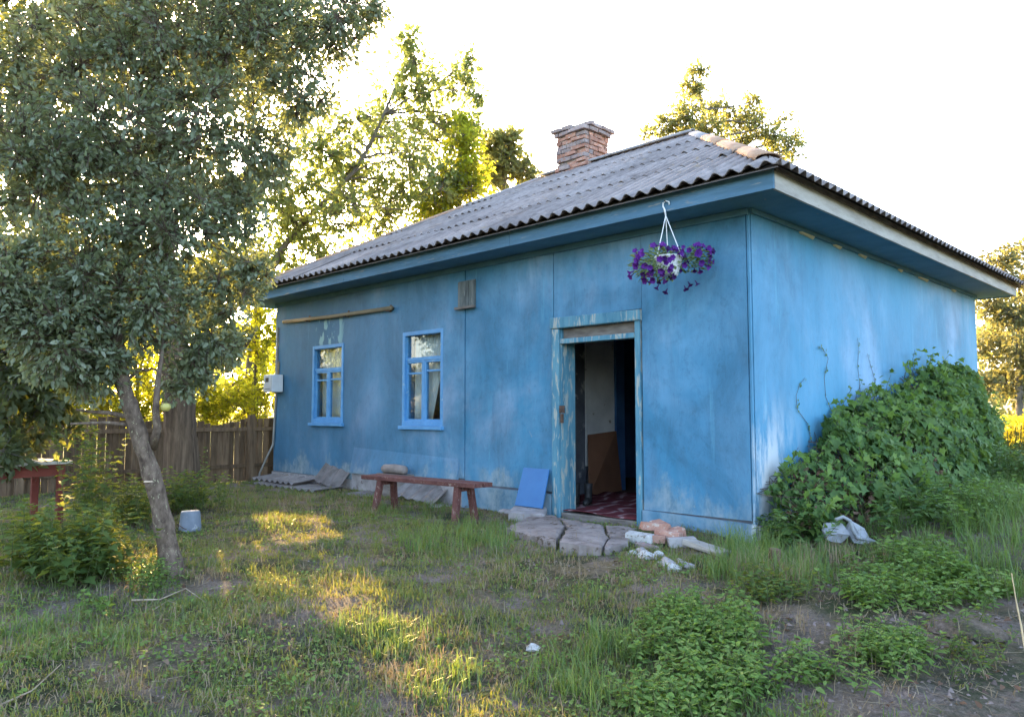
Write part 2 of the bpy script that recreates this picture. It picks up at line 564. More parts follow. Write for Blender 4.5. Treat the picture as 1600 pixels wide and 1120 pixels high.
def rug_mat():
    t = NT('striped_rug')
    x = t.n('ShaderNodeTexWave')
    x.inputs['Scale'].default_value = 1.7
    x.inputs['Distortion'].default_value = 6
    x.inputs['Detail'].default_value = 2
    mp = t.P((.6, 1.6, 1)); t.l(mp, x.inputs['Vector'])
    col = t.ramp(x.outputs['Fac'], [(.5, (.105, .026, .032)), (.88, (.15, .045, .052)), (.98, (.26, .17, .18))])
    return t.done(col, .95, .1)


M['rug'] = rug_mat()


def ground_mat():
    t = NT('yard_soil')
    a = t.noise(.9, (1, 1, 1), 8, .65, .4)
    fine = t.noise(48, (1, 1, 1), 9, .82)
    soil = t.ramp(fine, [(.32, (.10, .076, .068)), (.5, (.23, .182, .162)), (.68, (.38, .315, .285))])
    straw = t.ramp(t.noise(40, (1, .25, 1), 6, .75), [(.35, (.10, .08, .045)), (.6, (.24, .185, .105)), (.75, (.36, .28, .17))])
    green = t.ramp(fine, [(.3, (.022, .034, .013)), (.7, (.055, .08, .028))])
    col = t.mix(t.ramp(a, [(.42, 0.0), (.56, 1.0)]), straw, soil)
    col = t.mix(t.ramp(t.noise(1.4, (1, 1, 1), 7, .7, .2), [(.44, 0.0), (.60, .85)]), col, green)
    far_ = t.n('ShaderNodeVectorMath', operation='LENGTH')
    t.l(t.P(), far_.inputs[0])
    col = t.mix(t.rng(far_.outputs['Value'], 12, 22), col, (.05, .075, .025))
    t.bump(t.noise(42, (1, 1, 1), 10, .8), 1.0, .05)
    return t.done(col, .95, .1)


M['ground'] = ground_mat()

# ------------------------------------------------------------------ ground
t_ = np.linspace(-1, 1, 421)
g1 = np.sign(t_) * (np.abs(t_) * 12 + np.abs(t_) ** 9 * 900)
gx, gy = np.meshgrid(g1 - 1.5, g1 - 3.0, indexing='ij')
gv = np.stack([gx, gy, ground_z(gx, gy)], -1).reshape(-1, 3)
n_ = len(t_)
i_, j_ = np.meshgrid(np.arange(n_ - 1), np.arange(n_ - 1), indexing='ij')
a_ = (i_ * n_ + j_).ravel()
kind(np_mesh('ground', gv, np.stack([a_, a_ + n_, a_ + n_ + 1, a_ + 1], 1), M['ground'], None, True), 'structure')

# ------------------------------------------------------------------ the house
HL, HD, WT = -9.72, 8.17, 3.20          # length along x, depth along y, wall top
house = thing('house', 'long blue painted village house with a grey corrugated hipped roof', 'house', (HL / 2, HD / 2, -.1))


def hp(mb, name, m, bevel=0, smooth=False, parent=None):
    return mb.build(name, m, parent or house, bevel, smooth)


W1 = (-8.35, -7.36, .95, 2.31)
W2 = (-5.72, -4.76, .93, 2.36)
DR = (-2.56, -1.34, -.3, 2.25)


def rect_cut(mb, x0, x1, z0, z1, holes, y0, y1, ax=0):
    xs = sorted({x0, x1, *[h for q in holes for h in q[:2] if x0 < h < x1]})
    zs = sorted({z0, z1, *[h for q in holes for h in q[2:] if z0 < h < z1]})
    for a, b in zip(xs, xs[1:]):
        cells = [(c, d) for c, d in zip(zs, zs[1:]) if not any(q[0] <= (a + b) / 2 <= q[1] and q[2] <= (c + d) / 2 <= q[3] for q in holes)]
        run = []
        for c, d in cells:                  # merge vertical runs
            if run and abs(run[-1][1] - c) < 1e-6:
                run[-1] = (run[-1][0], d)
            else:
                run.append((c, d))
        for c, d in run:
            mb.box((a, y0, c), (b, y1, d))


# walls behind the cladding
mb = MB(); rect_cut(mb, HL + .01, -.26, -.4, WT - .01, [W1, W2, DR], .022, .26); hp(mb, 'front_wall', M['dark_room'])
mb = MB(); mb.box((-.26, .022, -.4), (-.022, HD, WT - .01)); hp(mb, 'side_wall', M['dark_room'])
mb = MB(); mb.box((HL, .26, -.4), (HL + .25, HD, WT - .01)); hp(mb, 'side_wall', M['wall'])
mb = MB(); mb.box((HL + .25, HD - .25, -.4), (-.26, HD, WT - .01)); hp(mb, 'back_wall', M['wall'])
mb = MB(); mb.box((HL + .25, .26, 2.75), (-.26, HD - .25, 2.85)); hp(mb, 'ceiling', M['dark_room'])
mb = MB(); mb.box((HL + .25, .26, -.3), (-.26, HD - .25, -.06)); hp(mb, 'floor', M['floor'])

# cladding sheets with open seams between them, each a little out of line
g = .006


def clad(x0, x1, z0, z1, holes, dy):
    mb = MB()
    rect_cut(mb, x0 + g, x1 - g, z0, z1, holes, -.004 + dy, .018)
    return hp(mb, 'cladding_sheet', M['wall'])


clad(HL, -7.03, .06, WT, [W1], 0)
clad(-7.03, -4.29, .24, WT, [W2], -.010)
clad(-4.29, -2.64, .18, WT, [], 0)
clad(-2.64, -1.315, 2.31, WT, [], .004)
clad(-1.315, -.03, .085, WT, [], -.006)
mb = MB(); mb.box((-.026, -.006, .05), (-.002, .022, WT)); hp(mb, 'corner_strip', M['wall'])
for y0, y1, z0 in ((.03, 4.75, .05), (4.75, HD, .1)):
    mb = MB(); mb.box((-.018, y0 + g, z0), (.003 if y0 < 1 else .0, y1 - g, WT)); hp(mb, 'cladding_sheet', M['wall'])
# flared lower strip of the second sheet
mb = MB(); mb.hexa([(-7.0, -.10, .17), (-4.4, -.06, .17), (-4.4, -.02, .17), (-7.0, -.02, .17),
                    (-7.0, -.016, .58), (-4.4, -.016, .50), (-4.4, -.014, .50), (-7.0, -.014, .58)]); hp(mb, 'loose_cladding_foot', M['wall'])
# plinth
mb = MB(); mb.box((HL, -.03, -.4), (-7.0, .02, .05)); hp(mb, 'plinth_board', M['concrete'])
mb = MB(); mb.box((-7.0, -.05, -.4), (-4.3, .02, .20)); hp(mb, 'plinth_board', M['concrete'])
mb = MB(); mb.box((-4.3, -.05, -.4), (-2.66, .02, .15)); hp(mb, 'plinth_board', M['wall'])
mb = MB(); mb.hexa([(-1.31, -.045, -.4), (.02, -.045, -.4), (.02, .0, -.4), (-1.31, .0, -.4),
                    (-1.31, -.045, .082), (.02, -.045, .055), (.02, .0, .055), (-1.31, .0, .082)]); hp(mb, 'plinth_board', M['wall'])
mb = MB(); mb.box((-.016, .0, -.4), (.05, HD, .04)); hp(mb, 'plinth_board', M['concrete'])
# cornice strips below the eaves
mb = MB(); mb.box((HL, -.04, 3.13), (.0, -.008, 3.195)); hp(mb, 'cornice_board', M['soffit'])
mb = MB(); mb.box((.004, .0, 3.15), (.035, HD, 3.195)); hp(mb, 'cornice_board', M['soffit'])
fr = np.random.default_rng(5)
for k in range(6):
    y = .9 + k * 1.15 + fr.uniform(-.4, .4); L = fr.uniform(.12, .4)
    mb = MB(); mb.prism([(0, 0), (1, 0), (1, 1), (0, 1)], 0, 1)
    zt0 = 3.152
    mb = MB(); mb.hexa([(.006, y, zt0 - .02), (.03, y + .02, zt0 - .015), (.03, y + L, zt0 - .01), (.006, y + L, zt0 - .035),
                        (.006, y - .02, zt0), (.034, y, zt0), (.034, y + L, zt0), (.006, y + L + .03, zt0)]); hp(mb, 'filler_patch', M['filler'])

# eaves
OV = .52
EX0, EX1, EY0, EY1 = HL - OV, OV, -OV, HD + OV
mb = MB(); mb.box((EX0 + .03, EY0 + .03, 3.2), (EX1 - .03, -.001, 3.225)); hp(mb, 'soffit_board', M['soffit'])
mb = MB(); mb.box((.001, -.001, 3.2), (EX1 - .03, EY1 - .03, 3.225)); hp(mb, 'soffit_board', M['soffit'])
mb = MB(); mb.box((EX0 + .03, -.001, 3.2), (HL - .001, EY1 - .03, 3.225)); hp(mb, 'soffit_board', M['soffit'])
mb = MB(); mb.box((HL, HD, 3.2), (0, EY1 - .03, 3.225)); hp(mb, 'soffit_board', M['soffit'])
FT = 3.375
xs = [EX0, -6.6, -2.9, EX1]
for a, b in zip(xs, xs[1:]):
    mb = MB(); mb.box((a + .002, EY0, 3.185), (b - .002, EY0 + .028, FT)); hp(mb, 'fascia_board', M['fascia'], .003)
ys = [EY0 + .03, 4.3, EY1]
for a, b in zip(ys, ys[1:]):
    mb = MB(); mb.box((EX1 - .028, a, 3.185), (EX1, b - .002, FT - .02)); hp(mb, 'fascia_board', M['fascia_bare'], .003)['label'] = 'bare pale weathered fascia board'
    mb = MB(); mb.box((EX1 - .012, a, FT - .018), (EX1 + .014, b - .002, FT + .03)); hp(mb, 'eave_strip', M['old_wood'])
mb = MB(); mb.box((EX0, EY0 + .03, 3.185), (EX0 + .028, EY1, FT)); hp(mb, 'fascia_board', M['fascia'])
mb = MB(); mb.box((EX0 + .03, EY1 - .028, 3.185), (EX1 - .03, EY1, FT)); hp(mb, 'fascia_board', M['fascia'])

# roof
RZ, ZE = 5.86, 3.385
RX0, RX1, RY = -6.62, -3.08, HD / 2
RE = .10                                                # sheets run past the fascia
ex0, ex1, ey0, ey1 = EX0 - RE, EX1 + RE, EY0 - RE, EY1 + RE
A_, B_ = np.array([RX1, RY, RZ]), np.array([RX0, RY, RZ])
c00, c10, c11, c01 = [np.array(p) for p in ((ex0, ey0, ZE), (ex1, ey0, ZE), (ex1, ey1, ZE), (ex0, ey1, ZE))]
dn = np.array([0, 0, -.045])
mb = MB(); mb.add([c00 + dn, c10 + dn, c11 + dn, c01 + dn, A_ + dn, B_ + dn], [(0, 1, 4, 5), (1, 2, 4), (2, 3, 5, 4), (3, 0, 5)])
roof = hp(mb, 'roof', M['old_wood'])
PER, AMP = .172, .026


def slope(e0, e1, r0, r1, ncol, rows, seed):
    """corrugated sheets between eave e0-e1 and ridge r0-r1 (as seen from below, left to right)"""
    rg = np.random.default_rng(seed)
    ex = (e1 - e0); Le = np.linalg.norm(ex); ex = ex / Le
    mid = (r0 + r1) / 2 - e0
    up = mid - ex * (mid @ ex); Ls = np.linalg.norm(up); up = up / Ls
    nrm = np.cross(ex, up)
    a0 = (r0 - e0) @ ex; a1 = (r1 - e0) @ ex
    left = lambda s: a0 * s / Ls
    right = lambda s: Le + (a1 - Le) * s / Ls
    cw = Le / ncol
    row = Ls / rows
    for j in range(rows):
        s0 = max(0, j * row - (.12 if j else 0)); s1 = min((j + 1) * row, Ls)
        for i in range(ncol):
            c0, c1 = i * cw, (i + 1) * cw
            if max(left(s0), c0) >= min(right(s0), c1) - .02 and max(left(s1), c0) >= min(right(s1), c1) - .02:
                continue
            jit = rg.uniform(-.02, .015) if j else rg.uniform(-.025, .03)
            lift = .008 * ((i + j) % 2) + .010 * rg.random()
            ns = int(round(cw / PER * 7))
            c0, c1 = max(c0, left(s0) + .004), min(c1, right(s0) - .004)
            tops, bots = [], []
            for k in range(ns + 1):
                x = c0 + (c1 - c0) * k / ns
                # extent of the slope along this line
                lo, hi = s0, s1
                if a0 > 0 and x < a0:
                    hi = min(hi, x * Ls / a0)
                if a1 < Le and x > a1:
                    hi = min(hi, (Le - x) * Ls / (Le - a1))
                hi = max(hi, lo + 1e-4)
                wv = AMP * math.cos(2 * math.pi * x / PER)
                sa = lo + (jit if hi - lo > .1 else 0)
                if j == 0:
                    sa = lo + .0
                q0 = e0 + ex * x + up * sa + nrm * (wv + lift + .014)
                q1 = e0 + ex * x + up * hi + nrm * (wv + lift - .004)
                tops.append((q0, q1)); bots.append((q0 - nrm * .008, q1 - nrm * .008))
            vs = [p for q in tops for p in q] + [p for q in bots for p in q]
            o_ = 2 * (ns + 1)
            fs = []
            for k in range(ns):
                b = 2 * k
                fs += [(b, b + 2, b + 3, b + 1), (o_ + b + 1, o_ + b + 3, o_ + b + 2, o_ + b), (b, o_ + b, o_ + b + 2, b + 2)]
            mb = MB(); mb.add(vs, fs)
            mb.build('roof_sheet', M['slate'], roof)


slope(c00, c10, B_, A_, 9, 4, 1)
slope(c10, c11, A_, A_, 8, 4, 2)
slope(c11, c01, A_, B_, 9, 4, 3)
slope(c01, c00, B_, B_, 8, 4, 4)


def cap(a, b, m, r=.13, lift=.0, name='ridge_cap'):
    a = np.array(a, float) + [0, 0, lift]; b = np.array(b, float) + [0, 0, lift]
    t = (b - a) / np.linalg.norm(b - a)
    x = np.cross(t, UP0); x /= np.linalg.norm(x)
    y = np.cross(x, t)
    vs, n = [], 8
    for p, k in ((a, 1.0), (b, 1.12)):
        for i in range(n + 1):
            an = math.pi * (-.12 + 1.24 * i / n)
            vs.append(p + x * r * k * 1.25 * math.cos(an) + y * r * k * .45 * math.sin(an))
    o = n + 1
    fs = [(i, i + 1, o + i + 1, o + i) for i in range(n)]
    mb = MB(); mb.add(vs, fs)
    q = mb.build(name, m, roof, 0, True)
    s = q.modifiers.new('thick', 'SOLIDIFY'); s.thickness = .012
    return q


for k in range(4):
    a = A_ + (B_ - A_) * k / 4; b = A_ + (B_ - A_) * (k + 1.05) / 4
    cap(a, b, M['grey_cap'], .09, .025)
for q, (p, e) in enumerate(((A_, c10), (A_, c11), (B_, c00), (B_, c01))):
    for k in range(4):
        a = p + (e - p) * (k / 4); b = p + (e - p) * min((k + 1.05) / 4, .93)
        cap(a, b, M['grey_cap'] if (k == 0 or q == 3) else M['orange_cap'], .085, -.008 + .006 * (k % 2), 'hip_cap')

# chimney: every brick on its own round a mortar core
cx0, cy0 = on_y(870, 250, RY - .22)[0], RY - .22
cxe = on_y(915, 250, RY - .22)[0]
cw = cxe - cx0
ct = on_y(913, 188, RY - .22)[2]
cb = 5.45
mb = MB(); mb.box((cx0 + .03, cy0 + .03, cb), (cxe - .03, cy0 + cw - .03, ct - .02)); chim = hp(mb, 'chimney', M['mortar'])
rg = np.random.default_rng(11)
nc = int(round((ct - cb) / .083)); ch = (ct - cb) / nc
protos = {}


def brick_box(name, a, b, m, parent, rot=0, jitter=.010):
    a = np.array(a, float); b = np.array(b, float)
    v = MB(); v.box(a, b)
    arr = np.array(v.v)
    arr += rg.uniform(-jitter, jitter, arr.shape)
    v.v = [tuple(p) for p in arr]
    return v.build(name, m, parent, .008)


for k in range(nc):
    z0 = cb + k * ch; z1 = z0 + ch - .014
    top = k >= nc - 2
    neck = nc - 9 <= k < nc - 2
    out = (.085 if k == nc - 1 else .05) if top else (.0 if neck else .035)
    for side in range(4):
        off = .5 if (k + side) % 2 else 0
        L = cw + 2 * out
        cuts = [0, .11, .37, .63, L] if (k + side) % 2 else [.11, .24, .5, L]
        if side % 2:
            cuts = [.125, .25, .5, L - .125] if (k % 2) else [.125, .38, L - .125]
        else:
            cuts = [0, .25, .5, L] if k % 2 else [0, .125, .38, L]
        for s0, s1 in zip(cuts, cuts[1:]):
            if s1 - s0 < .04:
                continue
            if k == nc - 1 and rg.random() < .45:
                continue
            s1b = s1 - .013
            d0 = rg.uniform(-.025, .03); th = .12
            X0, Y0 = cx0 - out, cy0 - out
            if side == 0: a, b = (X0 + s0, Y0 - d0, z0), (X0 + s1b, Y0 + th, z1)
            if side == 1: a, b = (X0 + L - th, Y0 + s0, z0), (X0 + L + d0, Y0 + s1b, z1)
            if side == 2: a, b = (X0 + s0, Y0 + L - th, z0), (X0 + s1b, Y0 + L + d0, z1)
            if side == 3: a, b = (X0 - d0, Y0 + s0, z0), (X0 + th, Y0 + s1b, z1)
            m = M['greyish'] if (top or rg.random() < (.30 if side in (0, 3) else .1)) else M['brick']  # greyer bricks on the top courses, and more often on front and left faces
            brick_box('brick', a, b, m, chim)
mb = MB(); mb.box((cx0 + .12, cy0 + .12, ct - .05), (cxe - .12, cy0 + cw - .12, ct + .0)); mb.build('flue_dark_slab', M['rubber'], chim)  # solid black slab standing in for the darkness inside the flue

# windows -----------------------------------------------------------


def window(wd, tv, bv_l, bv_r, curtain_x, mull):
    x0, x1, z0, z1 = wd
    y0, y1 = -.018, .10
    c = .058
    mb = MB()
    mb.box((x0, y0, z0), (x0 + c, y1, z1)); mb.box((x1 - c, y0, z0), (x1, y1, z1))
    mb.box((x0 + c, y0 + .002, z1 - c), (x1 - c, y1, z1)); mb.box((x0 + c, y0 + .002, z0 + .02), (x1 - c, y1, z0 + c + .03))
    fr = hp(mb, 'window', M['trim'], .004)
    mb = MB(); mb.box((x0 - .03, -.07, z0 - .035), (x1 + .03, .02, z0 + .018)); mb.build('window_sill', M['trim'], fr, .005)
    zi0, zi1 = z0 + c + .03, z1 - c
    mx = x0 + (x1 - x0) * mull
    yb0, yb1 = .018, .075
    mb = MB(); mb.box((x0 + c, yb0 - .008, tv - .026), (x1 - c, yb1, tv + .026)); mb.build('transom_bar', M['trim'], fr, .004)
    mb = MB(); mb.box((mx - .022, yb0 - .004, zi0), (mx + .022, yb1, tv - .026)); mb.build('mullion', M['trim'], fr, .004)
    for a, b, q in ((x0 + c, mx - .022, bv_l), (mx + .022, x1 - c, bv_r)):
        mb = MB()
        w_ = .030
        mb.box((a, yb0, zi0), (a + w_, yb1, tv - .026)); mb.box((b - w_, yb0, zi0), (b, yb1, tv - .026))
        mb.box((a + w_, yb0, zi0), (b - w_, yb1, zi0 + w_)); mb.box((a + w_, yb0, tv - .026 - w_), (b - w_, yb1, tv - .026))
        mb.box((a + w_, yb0 + .01, q - .014), (b - w_, yb1, q + .014))
        mb.build('casement', M['trim'], fr, .003)
        for p0, p1 in ((zi0 + w_, q - .014), (q + .014, tv - .026 - w_)):
            mb = MB(); mb.box((a + w_, .045, p0), (b - w_, .049, p1)); mb.build('pane', M['glass'], fr)
    mb = MB(); mb.box((x0 + c, .045, tv + .026), (x1 - c, .049, zi1)); mb.build('pane', M['glass'], fr)
    # reveal behind the frame
    mb = MB()
    mb.box((x0 + .002, .102, z0), (x0 + .014, .30, z1)); mb.box((x1 - .014, .102, z0), (x1 - .002, .30, z1)); mb.box((x0 + .016, .102, z0 + .002), (x1 - .016, .30, z0 + .02))
    mb.build('reveal', M['trim'], fr)
    return fr


def zv(x, u, v):
    return on_y(u, v)[2]


window(W1, on_y(512, 577)[2], on_y(500, 594)[2], on_y(525, 592)[2], 0, .48)
window(W2, on_y(662, 560)[2], on_y(648, 583)[2], on_y(680, 578)[2], 0, .50)


def curtain(pts_top, pts_bot, label, amp=.02, seed=1, nfold=8):
    n, m = 60, 6
    V = []
    for j in range(m + 1):
        t = j / m
        for i in range(n + 1):
            s = i / n
            a = np.array(pts_top[0]) * (1 - s) + np.array(pts_top[1]) * s
            b = np.array(pts_bot[0]) * (1 - s) + np.array(pts_bot[1]) * s
            p = a * (1 - t) + b * t
            V.append(p + [0, amp * math.sin(s * nfold * 6.28 + t * .7 + seed), 0])
    F = np.array([(j * (n + 1) + i, j * (n + 1) + i + 1, (j + 1) * (n + 1) + i + 1, (j + 1) * (n + 1) + i) for j in range(m) for i in range(n)])
    o = np_mesh('curtain', np.array(V), F, M['curtain'], None, True)
    s = o.modifiers.new('thick', 'SOLIDIFY'); s.thickness = .003
    return tag(o, label, 'curtain')


curtain([(-5.64, .16, 2.31), (-4.82, .14, 2.31)], [(-5.64, .16, 1.0), (-5.22, .16, 1.0)], 'white curtain drawn aside inside the window nearer the door', .009, 1, 9)
curtain([(-8.28, .155, 2.28), (-7.42, .135, 2.28)], [(-8.28, .16, 1.0), (-7.42, .14, 1.0)], 'pale curtain hanging straight inside the window by the electric box', .008, 3, 11)

# door opening ------------------------------------------------------
dx0, dx1 = -2.64, -1.325
mb = MB(); mb.box((dx0, -.045, -.14), (dx0 + .12, .0, 2.17)); dfr = hp(mb, 'door_frame', M['jamb'], .008)
mb = MB(); mb.box((dx0 + .085, .0015, -.14), (dx0 + .125, .26, 2.2)); mb.build('jamb', M['jamb'], dfr, .006)
mb = MB(); mb.box((-1.40, -.03, -.14), (-1.33, .25, 2.18)); mb.build('jamb', M['jamb'], dfr, .006)
mb = MB(); mb.hexa([(dx0 - .02, -.06, 2.175), (-1.31, -.06, 2.175), (-1.31, .02, 2.175), (dx0 - .02, .02, 2.175),
                    (dx0 - .02, -.06, 2.315), (-1.31, -.06, 2.295), (-1.31, .02, 2.295), (dx0 - .02, .02, 2.315)]); mb.build('lintel', M['jamb'], dfr, .012)
mb = MB(); mb.box((dx0 + .126, .04, 2.05), (-1.402, .07, 2.174)); mb.build('transom_panel', M['old_wood'], dfr)
mb = MB(); mb.box((dx0 + .10, -.028, 1.985), (-1.402, .09, 2.045)); mb.build('transom_bar', M['jamb'], dfr, .006)
mb = MB(); mb.box((dx0 + .126, -.02, -.2), (-1.402, .262, -.055)); mb.build('threshold', M['old_wood'], dfr, .01)
# rusty hasp on the left post
hz = on_y(877, 640, -.05)
mb = MB(); mb.box((hz[0] - .025, -.062, hz[2] - .04), (hz[0] + .055, -.046, hz[2] + .05)); mb.box((hz[0] + .0, -.07, hz[2] - .16), (hz[0] + .035, -.046, hz[2] - .05))
mb.tube([(hz[0] + .02, -.07, hz[2] + .02), (hz[0] + .02, -.10, hz[2] - .0), (hz[0] + .02, -.07, hz[2] - .03)], .008, 6)
mb.build('hasp', M['rust'], dfr)
# inside the porch
iw = -3.66
ya, yb, yc = on_x(914, 600, iw)[1], on_x(958, 600, iw)[1], on_x(971, 600, iw)[1]
mb = MB(); mb.box((iw - .12, .262, -.06), (iw, ya - .003, 2.75)); hp(mb, 'inner_wall', M['dark_room'])
mb = MB(); mb.box((iw - .12, ya, .35), (iw + .02, yb, 2.75)); hp(mb, 'inner_wall', M['white_peel'])['label'] = 'peeling whitewashed strip of inner wall'
mb = MB(); mb.box((iw - .12, ya, -.06), (iw + .01, yb, .348)); hp(mb, 'inner_wall', M['dark_room'])
mb = MB(); mb.box((iw - .12, yb + .003, -.06), (iw + .06, yc, 2.75)); hp(mb, 'inner_door_post', M['blue_dark'])
mb = MB(); mb.box((iw - 2, 4.6, -.06), (-.27, 4.7, 2.75)); hp(mb, 'inner_wall', M['blue_dark'])
# fixed things on the wall
va, vb = on_y(719, 441), on_y(744, 480)
mb = MB(); mb.box((va[0], -.03, vb[2]), (vb[0], -.005, va[2]))
ht = hp(mb, 'attic_hatch', M['hatch'], .004)
for k in range(3):
    w_ = (vb[0] - va[0]) / 3
    mb = MB(); mb.box((va[0] + k * w_ + .004, -.044, vb[2] + .03), (va[0] + (k + 1) * w_ - .006, -.0305, va[2] - .01 - .006 * k)); mb.build('board', M['hatch'], ht)
mb = MB(); mb.box((va[0] - .03, -.085, vb[2] - .012), (vb[0] + .03, -.045, vb[2] + .022)); mb.build('ledge', M['old_wood'], ht)
pl, pr_ = on_y(443, 503, -.06), on_y(613, 481, -.06)
mb = MB(); mb.tube([pl, (pl + pr_) / 2 + [0, 0, -.015], pr_], .033, 10)
pipe = hp(mb, 'wall_pole', M['pole'], 0, True)
for f in (.25, .62, .97):
    q = pl + (pr_ - pl) * f
    mb = MB(); mb.box((q[0] - .02, -.10, q[2] - .05), (q[0] + .02, -.006, q[2] - .034)); mb.box((q[0] - .02, -.018, q[2] - .034), (q[0] + .02, -.006, q[2] + .06)); mb.build('bracket', M['rust'], pipe)
# conduit down the far corner
q0 = on_y(424, 700, -.12)
cpts = [(HL + .12, -.03, 2.75), (HL + .10, -.03, 1.4), (HL + .05, -.04, .55), (HL - .12, -.10, .25), (HL - .22, -.16, .0), (HL - .22, -.18, -.3)]
mb = MB(); mb.tube(cpts, .018, 8); hp(mb, 'conduit', M['conduit'], 0, True)
mb = MB(); mb.tube([(HL + .16, -.018, 2.1), (HL + .15, -.018, 1.72)], .02, 8); hp(mb, 'conduit', M['pole'], 0, True)
# electric meter box: front face with a window, plain white side
b0 = on_y(428, 584, -.25); b1 = on_y(441, 615, -.25)
mbx = (b0[0], b1[0])
bx0, bx1, bz0, bz1 = HL + .03, HL + .35, on_y(440, 615)[2] + .03, on_y(440, 584)[2] - .02
box_t = thing('meter_box', 'white electric meter box fixed to the far end of the blue wall', 'meter box', ((bx0 + bx1) / 2, -.1, bz0))
mb = MB(); mb.box((bx0, -.24, bz0), (bx1, -.022, bz1)); mb.build('box', M['white_metal'], box_t, .01)
mb = MB(); mb.box((bx0 + .012, -.252, bz0 + .012), (bx1 - .012, -.2405, bz1 - .012)); mb.build('cover', M['grey_plastic'], box_t, .004)
mb = MB(); mb.box((bx0 + .09, -.258, bz1 - .14), (bx0 + .2, -.2525, bz1 - .06)); mb.build('display', M['dark'], box_t)
mb = MB(); mb.box((bx0 + .06, -.257, bz0 + .05), (bx0 + .25, -.2525, bz0 + .06)); mb.build('seam', M['dark'], box_t)

# things in the doorway
def slab(name, pts, thick, nrm, mats, parent=None, bevel=.003):
    pts = [np.array(p, float) for p in pts]
    nrm = np.array(nrm, float) * thick
    mb = MB(); mb.hexa([p for p in pts] + [p + nrm for p in pts])
    return mb.build(name, mats, parent, bevel)


def board(name, bl, br, tr, tl, thick, m):
    n = np.cross(br - bl, tl - bl); n /= np.linalg.norm(n)
    mb = MB(); mb.hexa([bl, br, br - n * thick, bl - n * thick, tl, tr, tr - n * thick, tl - n * thick])
    return mb.build(name, m, None, .002)


fz = -.055
bb = on_z(921, 776, fz); br = on_z(972, 766, fz)
bl_t = on_x(919, 679, iw + .05); br_t = on_x(963, 673, iw + .09)
tag(board('leaning_board', bb, br, br_t, bl_t, .012, M['hardboard']), 'brown hardboard sheet leaning inside the open doorway', 'board')
R = [(-2.5, -.015), (-1.42, -.015), (-1.42, 1.5), (-2.0, 1.65), (-2.45, 1.3)]
n1, n2 = 24, 30
V = []
for j in range(n2 + 1):
    for i in range(n1 + 1):
        x = -3.45 + 2.03 * i / n1 ; y = .0 + 2.2 * j / n2
        x = max(x, -2.5) if y < .27 else x
        V.append((x + .05 * math.sin(y * 4), y, fz + .012 + .022 * vnoise(x * 5, y * 5) + .012 * math.sin(y * 16 + x * 5)))
F = np.array([(j * (n1 + 1) + i, j * (n1 + 1) + i + 1, (j + 1) * (n1 + 1) + i + 1, (j + 1) * (n1 + 1) + i) for j in range(n2) for i in range(n1)])
o = np_mesh('rug', np.array(V), F, M['rug'], None, True)
s = o.modifiers.new('thick', 'SOLIDIFY'); s.thickness = .008
tag(o, 'rumpled maroon rug with pale stripes on the doorway floor', 'rug')


def boot(x, y, ang, label):
    t = thing('boot', label, 'boot', (x, y, fz + .03), 'black boots just inside the doorway')
    c, s_ = math.cos(ang), math.sin(ang)
    P = lambda a, b, z: (x + a * c - b * s_, y + a * s_ + b * c, fz + .03 + z)
    mb = MB(); mb.tube([P(-.03, 0, .03), P(-.03, 0, .10), P(-.035, 0, .2), P(-.04, 0, .27)], [.05, .046, .052, .056], 10)
    mb.build('shaft', M['rubber'], t, 0, True)
    mb = MB(); mb.tube([P(-.08, 0, .05), P(-.03, 0, .055), P(.05, 0, .05), P(.12, 0, .04), P(.165, 0, .035)], [.035, .05, .046, .044, .02], 10)
    mb.build('foot', M['rubber'], t, 0, True)
    mb = MB(); mb.prism([P(-.085, -.035, 0)[:2], P(.1, -.047, 0)[:2], P(.175, 0, 0)[:2], P(.1, .047, 0)[:2], P(-.085, .035, 0)[:2]], fz + .02, fz + .04)
    mb.build('sole', M['dark'], t)


q = on_z(900, 792, fz)
boot(q[0], q[1], -.9, 'black boot against the left post of the doorway')
boot(q[0] + .13, q[1] + .08, -1.1, 'black boot beside the rug, further inside the doorway')

# doorstep slabs
def rough_slab(name, poly, ztop, thick, m, seed, label, cat, group=None, n=26):
    rg_ = np.random.default_rng(seed)
    poly = np.array(poly)[:, :2]
    c = poly.mean(0)
    P = []
    for a, b in zip(poly, np.roll(poly, -1, 0)):
        k = max(2, int(np.linalg.norm(b - a) / .07))
        for t in np.arange(k) / k:
            P.append(a + (b - a) * t + rg_.uniform(-.018, .018, 2))
    P = np.array(P); N = len(P)
    V, rings = [], [1.0, .97, .85, .6, .3]
    zz = [(-thick), (-.012), 0, .0, 0]
    for r, z in zip(rings, zz):
        for p in P:
            q_ = c + (p - c) * r
            V.append((q_[0], q_[1], ztop + z + (0 if z < -.05 else .022 * (vnoise(q_[0] * 7 + seed, q_[1] * 7) - .5) + .03 * (vnoise(q_[0] * 2.3, q_[1] * 2.3 + seed) - .5))))
    V.append((c[0], c[1], ztop))
    F = [(i * N + k, i * N + (k + 1) % N, (i + 1) * N + (k + 1) % N, (i + 1) * N + k) for i in range(len(rings) - 1) for k in range(N)]
    F += [((len(rings) - 1) * N + k, (len(rings) - 1) * N + (k + 1) % N, len(V) - 1) for k in range(N)]
    mb = MB(); mb.add(V, F)
    return tag(mb.build(name, m, None, 0, False), label, cat, group)


